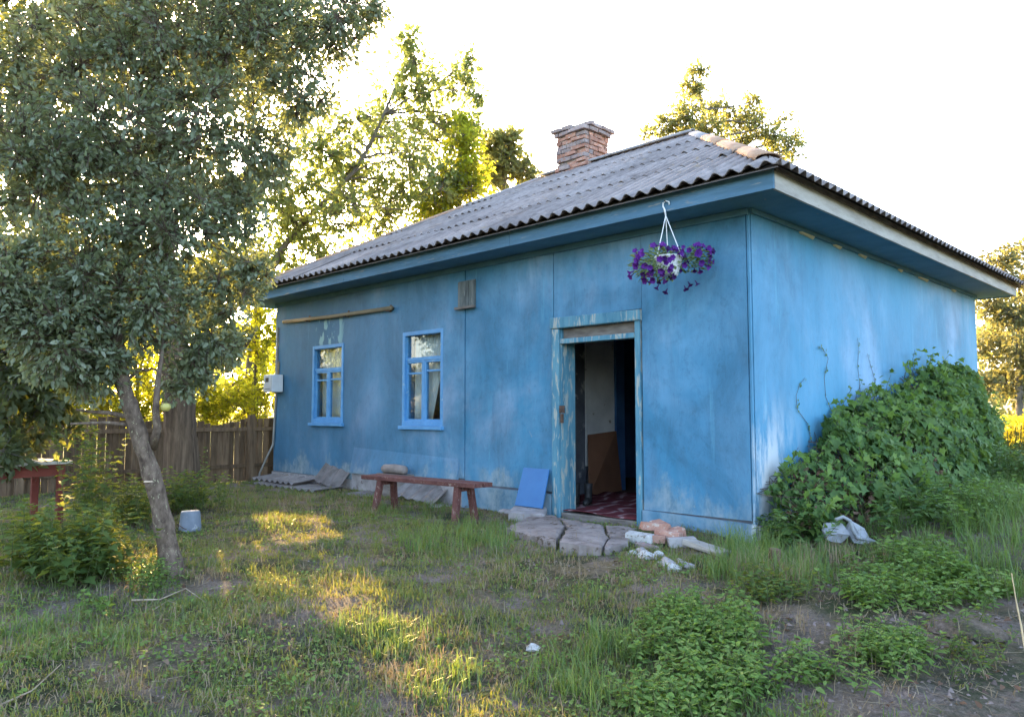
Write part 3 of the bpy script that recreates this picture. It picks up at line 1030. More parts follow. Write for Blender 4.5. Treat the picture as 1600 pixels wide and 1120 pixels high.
STEP = np.array([on_z(u, v, -.05) for u, v in ((792, 824), (835, 808), (880, 806), (940, 818), (996, 822), (978, 848), (935, 858), (875, 852), (828, 838))])[:, :2]
step = thing('doorstep', 'cracked brownish concrete doorstep slabs in front of the open door', 'doorstep', (STEP.mean(0)[0], STEP.mean(0)[1], -.1))
for k, pp in enumerate([((790, 826), (822, 808), (868, 806), (884, 822), (868, 846), (826, 838)), ((872, 806), (940, 818), (950, 838), (938, 857), (873, 848), (889, 823)), ((944, 819), (997, 823), (980, 847), (942, 856), (954, 838))]):
    slab_ = rough_slab('slab', [on_z(u, v, -.05) for u, v in pp], -.03 - .012 * k, .3, M['step'], 11 + k, '', '')
    for q_ in ('label', 'category'):
        del slab_[q_]
    c_ = WLOC[slab_.name].copy(); place(slab_, c_, step)
poly = [on_z(u, v, -.015) for u, v in ((795, 797), (815, 780), (862, 784), (850, 805))]
rough_slab('flat_stone', poly, -.015, .25, M['concrete'], 2, 'small flat stone under the leaning bright blue board', 'stone')
poly = [on_z(u, v, -.12) for u, v in ((780, 800), (800, 789), (818, 792), (806, 803))]
rough_slab('flat_stone', poly, -.09, .15, M['concrete'], 3, 'brownish flat stone between the bench and the blue board', 'stone')

# blue board against the wall
tl, tr = on_y(818, 730, -.06), on_y(858, 733, -.055)
bl, br = on_y(804, 789, -.26), on_y(847, 794, -.25)
o = board('blue_board', bl, br, tr, tl, .018, M['blue_sheet'])
tag(o, 'bright blue rectangular board leaning on the wall beside the door', 'board')

# bricks and blocks by the door
def block(name, u, v, size, yaw, m, label, cat, group=None, lift=0, tilt=(0, 0), seed=0):
    p = on_g(u, v)
    v_ = MB(); v_.box((-size[0] / 2, -size[1] / 2, 0), (size[0] / 2, size[1] / 2, size[2]))
    arr = np.array(v_.v) + np.random.default_rng(seed).uniform(-.010, .010, (8, 3))
    v_.v = [tuple(q) for q in arr]
    o = v_.build(name, m, None, .006)
    o.rotation_euler = (tilt[0], tilt[1], yaw)
    o.location = (p[0], p[1], p[2] + lift + size[2] / 2)
    WLOC[o.name] = np.array(o.location)
    return tag(o, label, cat, group)


GB = 'loose bricks and blocks beside the doorstep'
block('brick', 1000, 848, (.26, .13, .10), .3, M['white_rubble'], 'whitewashed brick at the doorstep edge, left of the red bricks', 'brick', GB, -.01, (0, .05), 1)
block('brick', 1020, 846, (.25, .12, .075), .5, M['brick'], 'red brick lying lowest in the small pile by the doorstep', 'brick', GB, -.01, (0, 0), 2)
block('brick', 1022, 840, (.25, .12, .075), .9, M['brick'], 'dark red brick on top of the pile nearest the door post', 'brick', GB, .075, (.05, .06), 3)
block('brick', 1045, 848, (.25, .14, .12), .25, M['brick'], 'chipped orange brick on the side of the pile away from the door', 'brick', GB, -.01, (-.05, .08), 4)
block('brick', 1065, 853, (.25, .14, .10), .75, M['concrete'], 'grey block next to the red brick pile', 'brick', GB, -.02, (0, -.04), 5)
block('brick', 1033, 838, (.25, .12, .075), -.5, M['brick'], 'tilted red brick slipped behind the small brick pile', 'brick', GB, .06, (.25, .12), 16)
block('brick', 1056, 846, (.16, .12, .09), 1.2, M['brick'], 'broken half brick on the grey block side of the pile', 'brick', GB, .04, (.15, -.2), 17)
block('brick', 1010, 856, (.2, .12, .07), -.2, M['greyish'], 'dark sooty brick sunk in the soil in front of the pile', 'brick', GB, -.03, (.1, .1), 18)
block('plank', 1100, 862, (.55, .14, .05), -.35, M['fascia_bare'], 'short pale plank lying below the corner of the house', 'plank', None, .02, (0, .06), 6)
rgb = np.random.default_rng(8)
RS = [(1003, 862), (1012, 872), (990, 866), (1043, 882), (1052, 890), (1063, 880), (1075, 886), (1030, 868)]


def stone_mesh(name, p, r, m, seed, sq=(1, 1, .6)):
    import bmesh
    bm = bmesh.new()
    bmesh.ops.create_icosphere(bm, subdivisions=2, radius=1)
    if r < .1:
        bmesh.ops.bisect_plane(bm, geom=bm.verts[:] + bm.edges[:] + bm.faces[:], plane_co=(.35, 0, .3), plane_no=(.7, .2, .7), clear_outer=True)
        bmesh.ops.bisect_plane(bm, geom=bm.verts[:] + bm.edges[:] + bm.faces[:], plane_co=(-.4, -.3, .2), plane_no=(-.5, -.7, .5), clear_outer=True)
        bmesh.ops.holes_fill(bm, edges=bm.edges[:])
    rs = np.random.default_rng(seed)
    k = rs.uniform(-5, 5, 3)
    for v in bm.verts:
        n = .75 + .5 * float(vnoise(v.co.x * 1.7 + k[0], v.co.y * 1.7 + v.co.z * 1.3 + k[1]))
        v.co = Vector((v.co.x * r * sq[0] * n, v.co.y * r * sq[1] * n, v.co.z * r * sq[2] * n))
    me = bpy.data.meshes.new(name); bm.to_mesh(me); bm.free()
    return finish(name, me, np.array(p), m, None)


for k, (u, v) in enumerate(RS):
    p = on_g(u, v); r = rgb.uniform(.035, .075)
    tag(stone_mesh('rubble_stone', p + [0, 0, r * .3], r, M['white_rubble'] if k % 3 else M['concrete'], k, (1.3, 1, .6)), 'small whitish rubble stone strewn below the loose bricks' if k % 3 else 'small dull grey rubble stone strewn below the loose bricks', 'stone', 'rubble stones below the loose bricks')
p = on_g(832, 1016)
tag(stone_mesh('white_stone', p + [0, 0, .018], .042, M['white_rubble'], 33, (1.2, 1, .55)), 'small bright white stone lying alone in the front grass', 'stone')
p = on_g(1503, 985)
tag(stone_mesh('mole_hill', p, .22, M['ground'], 41, (1, 1, .32)), 'low grey heap of dry earth in the bare soil', 'earth heap')

# bench ------------------------------------------------------------
bench = thing('bench', 'worn red-brown wooden bench standing in front of the blue wall', 'bench', (-4.6, -.55, -.15))
zt = .335
sA, sB = on_z(564, 742, zt), on_z(738, 756, zt)     # front edge
sd_ = on_z(768, 746, zt)
ax = (sB - sA) / np.linalg.norm(sB - sA)
ay = np.array([-ax[1], ax[0], 0])
wd = .31
for k in range(2):
    o0 = ay * (k * wd / 2 + (.004 if k else 0)); o1 = ay * ((k + 1) * wd / 2)
    e = .0 if k == 0 else .02
    a, b = sA + o0 - ax * e, sB + o0 + ax * (e + .02)
    c, d = sB + o1 + ax * (e + .02), sA + o1 - ax * e
    h = np.array([0, 0, .05])
    mb = MB(); mb.hexa([a - h, b - h, c - h, d - h, a, b, c, d]); mb.build('seat_plank', M['red_wood'], bench, .006)
Lb = np.linalg.norm(sB - sA)
for s_ in (.17, .86):
    for e in (.05, wd - .05):
        top = sA + ax * Lb * s_ + ay * e - [0, 0, .05]
        foot = top + ay * (-.07 if e < .1 else .07) + ax * (-.04 if s_ < .5 else .02)
        foot[2] = float(ground_z(foot[0], foot[1])) - .03
        mb = MB(); mb.bar(foot, top, .075, .065, ay); mb.build('leg', M['red_wood'], bench, .006)
    c = sA + ax * Lb * s_ + ay * wd / 2 - [0, 0, .08]
    mb = MB(); mb.obox(c, ax * .03, ay * (wd / 2 - .085), (0, 0, .028)); mb.build('crosspiece', M['red_wood'], bench)

# slate scraps and rubbish along the foot of the wall
def corrugated(name, c, L, W_, yaw, tilt, m, label, cat, group=None, n=5, roll=0.0):
    V, F = [], []
    ns = n * 8
    for j in range(2):
        for i in range(ns + 1):
            x = (i / ns - .5) * L
            V.append((x, (j - .5) * W_, .022 * math.cos(i / 8 * 2 * math.pi)))
    F = [(i, i + 1, ns + 2 + i, ns + 1 + i) for i in range(ns)]
    mb = MB(); mb.add(V, F)
    o = mb.build(name, m, None)
    s = o.modifiers.new('thick', 'SOLIDIFY'); s.thickness = .009
    o.location = c; o.rotation_euler = (tilt, roll, yaw)
    return tag(o, label, cat, group)


gsl = 'slate scraps along the foot of the front wall'
q = on_z(465, 745, .0)
corrugated('slate_scrap', (-8.55, -.38, .00), 1.5, .5, 0, .10, M['slate'], 'broken corrugated slate sheet topmost on the stack at the far wall end', 'slate sheet', gsl, 8)
corrugated('slate_scrap', (-8.0, -.46, -.07), 1.9, .55, .05, .05, M['slate'], 'long corrugated slate sheet underneath the stack at the far wall end', 'slate sheet', gsl, 10)
corrugated('slate_scrap', (-7.35, -.20, .10), .5, .35, .4, .9, M['slate'], 'small slate piece propped upright at the end of the slate stack', 'slate sheet', gsl, 3, .3)
corrugated('slate_scrap', (-4.95, -.22, .05), .75, .45, .2, .55, M['slate'], 'tilted slate piece leaning on the wall behind the bench', 'slate sheet', gsl, 4, .15)
corrugated('slate_scrap', (-5.9, -.30, -.10), 1.2, .45, -.08, .05, M['slate'], 'flat slate sheet in the grass by the left legs of the bench', 'slate sheet', gsl, 6)
mb = MB(); mb.box((-7.2, -.55, -.3), (-4.4, -.15, -.12)); 
tag(mb.build('low_ledge', M['concrete'], None, .02), 'low grey concrete ledge running along the wall behind the bench', 'ledge')
mb = MB(); mb.box((-9.6, -.60, -.3), (-7.25, -.10, -.11)); 
tag(mb.build('low_ledge', M['concrete'], None, .02), 'low concrete ledge carrying the slate stack at the far wall end', 'ledge')
q = on_y(618, 733, -.22)
mb = MB(); mb.tube([(q[0] - .28, -.24, q[2] + .0), (q[0] - .24, -.24, q[2]), (q[0], -.23, q[2] + .008), (q[0] + .24, -.24, q[2] + .0), (q[0] + .27, -.24, q[2])], [.045, .065, .07, .064, .045], 12)
o = mb.build('rolled_cloth', simple('grey_beige_cloth', (.17, .14, .13), (.29, .24, .22), 7), None, 0, True)
tag(o, 'beige rolled cloth lying behind the back edge of the bench', 'cloth roll')
zq = q[2] - .065
mb = MB(); mb.box((q[0] - .3, -.36, -.2), (q[0] + .3, -.10, zq)); tag(mb.build('wooden_crate', M['old_wood'], None, .01), 'old grey wooden box under the rolled cloth', 'box')

# stump on the right
p = on_g(1210, 893)
mb = MB(); mb.tube([p + [0, 0, -.05], p + [.0, 0, .08], p + [.01, 0, .18]], [.055, .05, .047], 9, 0)
st = mb.build('wooden_stake', M['bark_dark'], None, 0, False)
tag(st, 'short sawn wooden stump in the grass below the vine heap', 'stump')

# ------------------------------------------------------------------ hanging basket
hk = on_y(1040, 322, EY0 - .03)
bc = on_y(1050, 412, EY0 - .12)
bc[1] = EY0 - .04
pc = np.array([hk[0] + .035, EY0 - .035, bc[2] + .02])
bas = thing('hanging_basket', 'white hanging pot of purple petunias on a hook under the eave', 'flower basket', hk)
mb = MB()
mb.tube([hk + [0, .0, -.10], hk + [-.01, .0, -.04], hk + [-.03, .0, .0], hk + [-.028, .0, .035], hk + [.0, .012, .055], hk + [.03, .018, .04], hk + [.032, .018, .01]], .008, 8)
mb.build('hook', M['pot'], bas, 0, True)
mb = MB(); mb.tube([hk + [.0, .05, .05], hk + [.0, -.012, .046], hk + [.0, -.02, .055]], .004, 6); mb.build('nail', M['rust'], bas)
hb = hk + [0, 0, -.10]
for k in range(3):
    a = 2.2 + k * 2.094
    mb = MB(); mb.tube([hb, pc + [.14 * math.cos(a), .14 * math.sin(a), .06]], .0045, 6); mb.build('strand', M['pot'], bas)
mb = MB(); mb.lathe(pc, [(.0, -.12), (.085, -.12), (.095, -.08), (.14, .055), (.148, .06), (.148, .075), (.135, .075), (.125, .05), (.0, .05)], 20); mb.build('pot', M['pot'], bas, 0, True)


def basis(D, N):
    D = D / (np.linalg.norm(D, axis=1, keepdims=True) + 1e-9)
    X = np.cross(D, N); X /= np.linalg.norm(X, axis=1, keepdims=True) + 1e-9
    N = np.cross(X, D)
    return D, X, N


LEAF = np.array([(0, 0), (.30, -.46), (.68, -.36), (1, 0), (.68, .36), (.30, .46)])


LOBED = np.array([(0, 0), (-.10, -.34), (.22, -.30), (.34, -.56), (.56, -.24), (1, 0), (.56, .24), (.34, .56), (.22, .30), (-.10, .34)])


def leaves(P, D, N, L, Wd, fold=.25, droop=.12, shape=LEAF):
    D, X, N = basis(D, N)
    n = len(P)
    L = np.broadcast_to(L, (n,))[:, None]; Wd = np.broadcast_to(Wd, (n,))[:, None]
    m_ = len(shape)
    V = np.empty((n, m_, 3))
    for k, (a, b) in enumerate(shape):
        V[:, k] = P + D * (L * a) + X * (Wd * b) + N * (Wd * abs(b) * fold - L * droop * a * a)
    idx = np.arange(n)[:, None] * m_
    if m_ == 10:
        F = [np.concatenate([idx + [0, 1, 2, 4], idx + [0, 6, 8, 9]]), np.concatenate([idx + [2, 3, 4], idx + [0, 4, 5], idx + [0, 5, 6], idx + [6, 7, 8]])]
        return V.reshape(-1, 3), F
    F = np.concatenate([idx + [0, 1, 2, 3], idx + [0, 3, 4, 5]])
    return V.reshape(-1, 3), F


def unit(n, r=rng):
    v = r.normal(size=(n, 3))
    return v / np.linalg.norm(v, axis=1, keepdims=True)


def in_ball(n, r=rng, k=.55):
    return unit(n, r) * (r.random((n, 1)) ** k)


def sticks(A, B, ra, rb):
    """many three-sided twigs at once"""
    n = len(A)
    T = B - A; T /= np.linalg.norm(T, axis=1, keepdims=True) + 1e-9
    X = np.cross(T, np.array([.3, .2, .93])); X /= np.linalg.norm(X, axis=1, keepdims=True) + 1e-9
    Y = np.cross(T, X)
    V = np.empty((n, 6, 3))
    ra = np.broadcast_to(ra, (n,))[:, None]; rb = np.broadcast_to(rb, (n,))[:, None]
    for k in range(3):
        c, s = math.cos(k * 2.0944), math.sin(k * 2.0944)
        V[:, k] = A + (X * c + Y * s) * ra
        V[:, 3 + k] = B + (X * c + Y * s) * rb
    i = np.arange(n)[:, None] * 6
    F = np.concatenate([i + [0, 1, 4, 3], i + [1, 2, 5, 4], i + [2, 0, 3, 5]])
    return V.reshape(-1, 3), F


br_ = np.random.default_rng(21)
# two drooping lobes of leaves
nl = 900
cA = pc + RT * -.13 + [0, 0, -.0]; cB = pc + RT * .24 + [0, 0, .06]
w_ = br_.random(nl) < .66
C = np.where(w_[:, None], cA, cB)
rr = np.where(w_[:, None], np.array([[.27, .25, .17]]), np.array([[.19, .18, .14]]))
P = C + in_ball(nl, br_, .4) * rr
P[:, 1] = np.minimum(P[:, 1], EY0 + .28)
D = (P - pc) + unit(nl, br_) * .12 + [0, 0, -.03]
V, F = leaves(P, D, unit(nl, br_) * .6 + [0, 0, 1], br_.uniform(.035, .06, nl), br_.uniform(.02, .032, nl))
np_mesh('foliage', V, F, M['L_pet'], bas)
A = np.repeat(pc[None] + [0, 0, .06], 46, 0) + br_.normal(size=(46, 3)) * .05
ii = br_.integers(0, nl, 46)
V, F = sticks(A, P[ii], .004, .002)
np_mesh('stems', V, F, M['stem'], bas)


def flower_mesh(m, name='flower'):
    mb = MB(); n = 10
    vs = [(0, 0, -.022)]
    for k in range(n):
        a = 2 * math.pi * k / n
        r = .034 if k % 2 == 0 else .026
        vs.append((r * math.cos(a), r * math.sin(a), .004 if k % 2 == 0 else .0))
    mb.add(vs, [(0, 1 + k, 1 + (k + 1) % n) for k in range(n)])
    mb.tube([(0, 0, -.05), (0, 0, -.02)], [.004, .008], 5, 0, False)
    return mb


f0 = None
nfl = 96
for k in range(nfl):
    a = br_.random() < .68
    c = cA if a else cB
    r_ = np.array([.30, .27, .19]) if a else np.array([.21, .20, .16])
    d = unit(1, br_)[0]
    d[2] -= .25 if a else .05
    if d @ F0 > .25:
        d = d - 2 * (d @ F0) * F0
    d /= np.linalg.norm(d)
    p = c + d * r_ * br_.uniform(.82, 1.02)
    if (p - pc) @ RT > .06 and (p - pc) @ RT < .14 and p[2] < pc[2] + .05 and d @ F0 < 0:
        continue
    fd = d + unit(1, br_)[0] * .4 - F0 * .3
    if f0 is None:
        f0 = flower_mesh(None).build('flower', M['petal'], bas)
        fl = f0
        f1m = None
    else:
        fl = dup(f0, parent=bas)
        if br_.random() < .22:
            if f1m is None:
                f1m = f0.data.copy(); f1m.materials.clear(); f1m.materials.append(M['petal_dark'])
            fl.data = f1m
    fl.location = p - WLOC[bas.name]
    fl.rotation_euler = Vector(fd).to_track_quat('Z', 'Y').to_euler()
    s_ = br_.uniform(.75, 1.2)
    fl.scale = (s_, s_, s_)
for du, dz in ((-.03, -.27), (.16, -.24), (.2, -.20), (.27, -.19), (-.12, -.23)):
    fl = dup(f0, parent=bas); fl.data = f1m
    p = pc + RT * du + [0, 0, dz]
    fl.location = p - WLOC[bas.name]; fl.rotation_euler = (2.6, .3 * du, du * 9)

# ------------------------------------------------------------------ fence
FX = -10.05
fence = thing('fence', 'brown plank fence running from the far house corner to the table', 'fence', (FX, -3, -.15))
fr_ = np.random.default_rng(31)
y = .95
posts = [-.34, -1.62, -4.05, -6.6]
sl0 = None
while y > -7.6:
    wv = fr_.uniform(.085, .125)
    if fr_.random() > .012:
        zt_ = 1.02 + fr_.uniform(-.05, .04) + .06 * math.sin(y * 1.4)
        mb = MB(); mb.hexa([(FX - .011, y - wv, -.12), (FX + .011, y - wv, -.12), (FX + .011, y, -.12), (FX - .011, y, -.12),
                            (FX - .011, y - wv + .004, zt_), (FX + .011, y - wv + .004, zt_), (FX + .011, y, zt_ + fr_.uniform(-.02, .02)), (FX - .011, y, zt_)])
        o = mb.build('slat', M['fence'], fence)
        o.rotation_euler = (fr_.uniform(-.006, .006), fr_.uniform(-.02, .02), 0)
    y -= wv + fr_.uniform(.002, .013)
for yp in posts:
    mb = MB(); mb.box((FX + .05, yp - .06, -.3), (FX + .16, yp + .05, 1.10)); mb.build('post', M['fence'], fence, .006)
for z in (.12, .80):
    mb = MB(); mb.box((FX + .014, -7.6, z), (FX + .05, .95, z + .07)); mb.build('rail', M['fence'], fence, .004)

# table by the fence
tb = on_g(15, 832)
tc = on_g(108, 770)
tz = .615
table = thing('table', 'old red garden table with a bleached top by the fence', 'table', (tb[0], tb[1], tb[2]))
ta = on_z(16, 724, tz); tbb = on_z(114, 719, tz)
axx = tbb - ta; axx[2] = 0; Lt = np.linalg.norm(axx); axx /= Lt
ayy = np.array([-axx[1], axx[0], 0])
if ayy @ F0 < 0: ayy = -ayy
ta = ta - axx * .35; Lt += .35
Wt = .72
nb = 5
for k in range(nb):
    a = ta + ayy * (k * Wt / nb); b = a + axx * Lt; c = b + ayy * (Wt / nb - .006); d = a + ayy * (Wt / nb - .006)
    h = np.array([0, 0, .035])
    mb = MB(); mb.hexa([a - h, b - h, c - h, d - h, a, b, c, d]); mb.build('top_plank', M['table_top'], table, .004)
for k, (o0, o1) in enumerate(((.06, .06), (Wt - .09, Wt - .09))):
    mb = MB(); mb.obox(ta + axx * Lt / 2 + ayy * (o0 + .015) - [0, 0, .10], axx * (Lt / 2 - .12), ayy * .014, (0, 0, .063)); mb.build('apron', M['table_red'], table, .003)
for s_ in (.09, Lt - .09):
    mb = MB(); mb.obox(ta + axx * s_ + ayy * Wt / 2 - [0, 0, .10], axx * .014, ayy * (Wt / 2 - .12), (0, 0, .06)); mb.build('apron', M['table_red'], table, .003)
    for e in (.075, Wt - .075):
        p = ta + axx * s_ + ayy * e
        gz_ = float(ground_z(p[0], p[1]))
        mb = MB(); mb.box((p[0] - .035, p[1] - .035, gz_ - .04), (p[0] + .035, p[1] + .035, tz - .036)); mb.build('leg', M['table_red'], table, .004)

# bucket
p = on_g(297, 826)
bk = thing('bucket', 'dented white bucket upside down in the grass behind the leaning trunk', 'bucket', p)
mb = MB(); mb.lathe(p + [0, 0, -.02], [(.125, 0), (.13, .01), (.118, .02), (.10, .20), (.095, .215), (.0, .215)], 20); mb.build('body', M['bucket'], bk, 0, True)
mb = MB(); mb.tube([p + [.12 * math.cos(a), .12 * math.sin(a), .03 + .02 * math.sin(a * 3)] for a in np.linspace(2.5, 5.6, 12)], .004, 5); mb.build('handle', M['rust'], bk)


# ------------------------------------------------------------------ trees
# sun-ray corridors cleared of leaves to put chosen light patches on the yard
LIGHT_GAPS = [(on_g(u, v), r) for u, v, r in ((580, 965, .26), (600, 1000, .24), (635, 1035, .24), (670, 1070, .26), (705, 1100, .28), (740, 1125, .28), (548, 985, .15), (430, 812, .26), (455, 832, .26), (505, 822, .2),
                                             (225, 905, .2), (318, 905, .17), (395, 855, .12), (160, 962, .12), (40, 890, .2), (425, 910, .15), (520, 945, .1), (400, 700, .25))]


def clear_of_light(P):
    ok = np.ones(len(P), bool)
    for p, r in LIGHT_GAPS:
        q = P - p
        t = q @ sd
        ok &= ~((t > .8) & (np.linalg.norm(q - t[:, None] * sd, axis=1) < r))
    return ok


def bezier(a, b, c, n):
    t = np.linspace(0, 1, n)[:, None]
    return (1 - t) ** 2 * a + 2 * t * (1 - t) * b + t * t * c


def tree(name, label, cat, trunk, tr_r, blobs, L, WR, mleaf, mbark, seed, per=9, spread=.5, limb=.035, tw=.004, droop=.25, group=None, nseg=10, limbs_from=(.35, 1.0), shell=.5):
    """blobs: (centre, radius xyz, number of leaves)"""
    r = np.random.default_rng(seed)
    trunk = np.array(trunk, float)
    t = thing(name, label, cat, trunk[0], group)
    if len(trunk) > 2:                       # smooth the trunk line
        s = np.linspace(0, len(trunk) - 1, (len(trunk) - 1) * 5 + 1)
        tp = np.stack([np.interp(s, np.arange(len(trunk)), trunk[:, k]) for k in range(3)], 1)
        for _ in range(4):
            tp[1:-1] = (tp[:-2] + tp[1:-1] * 2 + tp[2:]) / 4
    else:
        tp = np.linspace(trunk[0], trunk[-1], 8)
    rads = np.interp(np.linspace(0, 1, len(tp)), np.linspace(0, 1, len(tr_r)), tr_r)
    rads = rads * (1 + .06 * r.normal(size=len(tp)))
    mb = MB(); mb.tube(tp, rads, 12); mb.build('trunk', mbark, t, 0, True)
    mbl = MB(); PV, PD, AA, BB = [], [], [], []
    for c, rd, nlv in blobs:
        c = np.array(c, float); rd = np.array(rd, float)
        if rd.ndim == 0: rd = np.array([rd, rd, rd * .85])
        if limb:
            k = tp[int((len(tp) - 1) * r.uniform(*limbs_from))]
            cand = tp[int(len(tp) * limbs_from[0]):]
            cand = cand[cand[:, 2] < c[2] + .3] if (cand[:, 2] < c[2] + .3).any() else cand
            k = cand[np.argmin(np.linalg.norm(cand - c, axis=1) + r.uniform(0, .6, len(cand)))]
            mid = (k + c) / 2 + r.normal(size=3) * .12 * np.linalg.norm(c - k) + [0, 0, .12 * np.linalg.norm(c - k)]
            lp = bezier(k, mid, c, 9)
            lp[1:-1] += r.normal(size=(7, 3)) * .02
            ln = limb * (.6 + .5 * r.random())
            mbl.tube(lp, np.linspace(ln, ln * .35, 9), 7, 0, False)
        nt = max(3, int(nlv / per))
        E = c + in_ball(nt, r, shell) * rd
        # sub branches: gather twig ends onto a few nodes
        nn = max(3, nt // 14)
        NDS = c + in_ball(nn, r, .6) * rd * .62
        if limb:
            for q in NDS:
                mm = (q + c) / 2 + r.normal(size=3) * .06 * rd.max()
                mbl.tube(bezier(c, mm, q, 5), np.linspace(limb * .34, limb * .14, 5), 5, 0, False)
        dist = np.linalg.norm(E[:, None] - NDS[None], axis=2)
        S0 = NDS[np.argmin(dist, 1)]
        AA.append(S0); BB.append(E)
        tt = np.repeat(np.arange(nt), per)
        s = r.uniform(.3, 1.08, len(tt))[:, None]
        tl_ = np.linalg.norm(E - S0, axis=1)[tt][:, None]
        p = S0[tt] + (E - S0)[tt] * s + r.normal(size=(len(tt), 3)) * L * spread
        d = (E - S0)[tt] / (tl_ + 1e-6) + unit(len(tt), r) * .9 + [0, 0, -droop]
        PV.append(p); PD.append(d)
    P = np.concatenate(PV); D = np.concatenate(PD); A = np.concatenate(AA); B = np.concatenate(BB)
    ok = clear_of_light(P); P, D = P[ok], D[ok]
    ok = clear_of_light(B) & clear_of_light((A + B) / 2); A, B = A[ok], B[ok]
    n = len(P)
    ls = L * r.uniform(.45, 1.38, n)
    V, F = leaves(P, D, unit(n, r) * .75 + [0, 0, .8], ls, ls * WR)
    np_mesh('crown', V, F, mleaf, t)
    V1 = np.array(mbl.v) if mbl.v else np.zeros((0, 3))
    V2, F2 = sticks(A, B, tw * 1.5, tw * .6)
    if len(V1):
        F1 = np.array(mbl.f)
        np_mesh('branches', np.concatenate([V1, V2]), np.concatenate([F1, F2 + len(V1)]), mbark, t, True)
    else:
        np_mesh('branches', V2, F2, mbark, t)
    return t


def blob(u, v, depth, rpx, n, flat=1.0, dr=1.0):
    r = rpx * depth / FPX
    return far(u, v, depth), np.array([r * dr, r * dr, r * flat]), n


# the leaning apple tree in front
ab = on_g(272, 900)
da = (ab - CAM) @ FW
at = [ab - [0, 0, .1], far(262, 850, da), far(247, 775, da - .02), far(228, 712, da - .05), far(205, 640, da - .1), far(188, 590, da - .15), far(180, 500, da), far(200, 380, da + .3), far(215, 240, da + .6), far(220, 120, da + .9)]
AB = [(120, 110, 6.6, 125, 2600), (265, 80, 6.7, 125, 2600), (400, 60, 6.8, 105, 2100), (515, 45, 7.0, 78, 1300), (470, 150, 6.8, 66, 900), (335, 205, 6.5, 110, 2100), (180, 240, 6.2, 125, 2700),
      (50, 260, 6.0, 120, 2500), (270, 350, 6.2, 95, 1900), (140, 400, 5.9, 105, 2300), (365, 330, 6.6, 66, 900), (345, 450, 6.5, 66, 1000), (235, 480, 6.0, 84, 1700),
      (95, 520, 5.7, 90, 1900), (20, 450, 5.6, 95, 1900), (330, 540, 6.4, 52, 700), (150, 575, 5.8, 60, 900), (290, 590, 6.3, 44, 500), (-40, 120, 6.2, 120, 1800), (420, 250, 6.8, 55, 600), (395, 420, 6.6, 40, 380), (575, 20, 7.2, 40, 420),
      (180, -60, 6.6, 130, 1800), (350, -70, 6.8, 120, 1500)]
apple = tree('apple_tree', 'old apple tree with a leaning lichen-spotted trunk and spreading grey-green crown', 'tree', at, [.105, .080, .068, .064, .062, .052, .042, .030, .02, .012],
             [blob(a[0], a[1], a[2], a[3] * 1.04, int(a[4] * 2.0)) for a in AB], .050, .54, M['L_apple'], M['bark_apple'], 51, 9, .55, .019, .003, .2, None, 10, (.5, 1.0))
# side stem and cut stub on the trunk, bare low branches
for pts, rr_, nm in (([far(238, 700, da - .03), far(246, 668, da - .1), far(243, 640, da - .12), far(247, 590, da - .1), far(258, 520, da)], [.035, .03, .026, .02, .012], 'side_stem'),
                     ([far(206, 652, da - .1), far(170, 645, da - .15), far(140, 643, da - .2), far(120, 640, da - .3)], [.022, .017, .012, .008], 'low_branch'),
                     ([far(203, 664, da - .1), far(165, 660, da - .2), far(110, 662, da - .35)], [.018, .013, .008], 'low_branch'),
                     ([far(240, 768, da - .02), far(236, 758, da - .07), far(232, 752, da - .10)], [.05, .04, .034], 'cut_stub')):
    mb = MB(); mb.tube(pts, rr_, 9); mb.build(nm, M['bark_apple'], apple, 0, True)
p = far(232, 751.5, da - .102)
mb = MB(); mb.lathe(p + [0, 0, -.002], [(.0, .006), (.026, .006), (.033, .002), (.035, -.004)], 12); mb.build('cut_face', M['cut_wood'], apple)
# one apple
p = far(259, 636, da - .2)
apt = thing('apple', 'single yellow apple hanging beside the leaning trunk', 'apple', p)
mb = MB(); mb.lathe(p, [(.001, -.028), (.016, -.032), (.032, -.018), (.038, .0), (.034, .018), (.02, .03), (.004, .024)], 14); mb.build('fruit', M['apple'], apt, 0, True)
mb = MB(); mb.tube([p + [0, 0, .022], p + [.005, 0, .06], p + [-.01, 0, .12]], .003, 5); mb.build('stalk', M['vine_stem'], apt)

# thick dark trunk with a big crown behind it
dt = 10.9
tbp = far(284, 770, dt); tbp[2] = float(ground_z(tbp[0], tbp[1]))
tt_ = [tbp - [0, 0, .1], far(284, 715, dt), far(281, 650, dt), far(276, 590, dt), far(262, 480, dt + .1), far(250, 330, dt + .3), far(240, 150, dt + .4), far(235, 0, dt + .5)]
BB_ = [(60, 60, 10.5, 130, 2200), (220, 60, 11, 130, 2200), (360, 100, 11, 105, 1500), (90, 250, 10.5, 120, 1800), (240, 260, 11, 100, 1300), (50, 400, 10, 100, 1600), (180, 420, 11, 80, 900), (330, 300, 11.5, 70, 700), (300, 460, 11.5, 60, 700),
       (380, 430, 11.5, 55, 600), (440, 30, 11.5, 80, 900), (300, -60, 11, 130, 1200), (100, -80, 11, 130, 1200), (365, 540, 11.2, 45, 420)]
tree('old_tree', 'thick dark ribbed tree trunk by the fence with a high crown', 'tree', tt_, [.30, .235, .215, .205, .18, .14, .09, .05], [blob(a[0], a[1], a[2], a[3], int(a[4] * 1.7)) for a in BB_], .11, .55, M['L_dark'], M['bark_dark'], 52, 9, .55, .035, .006, .2, None, 10, (.45, 1.0))

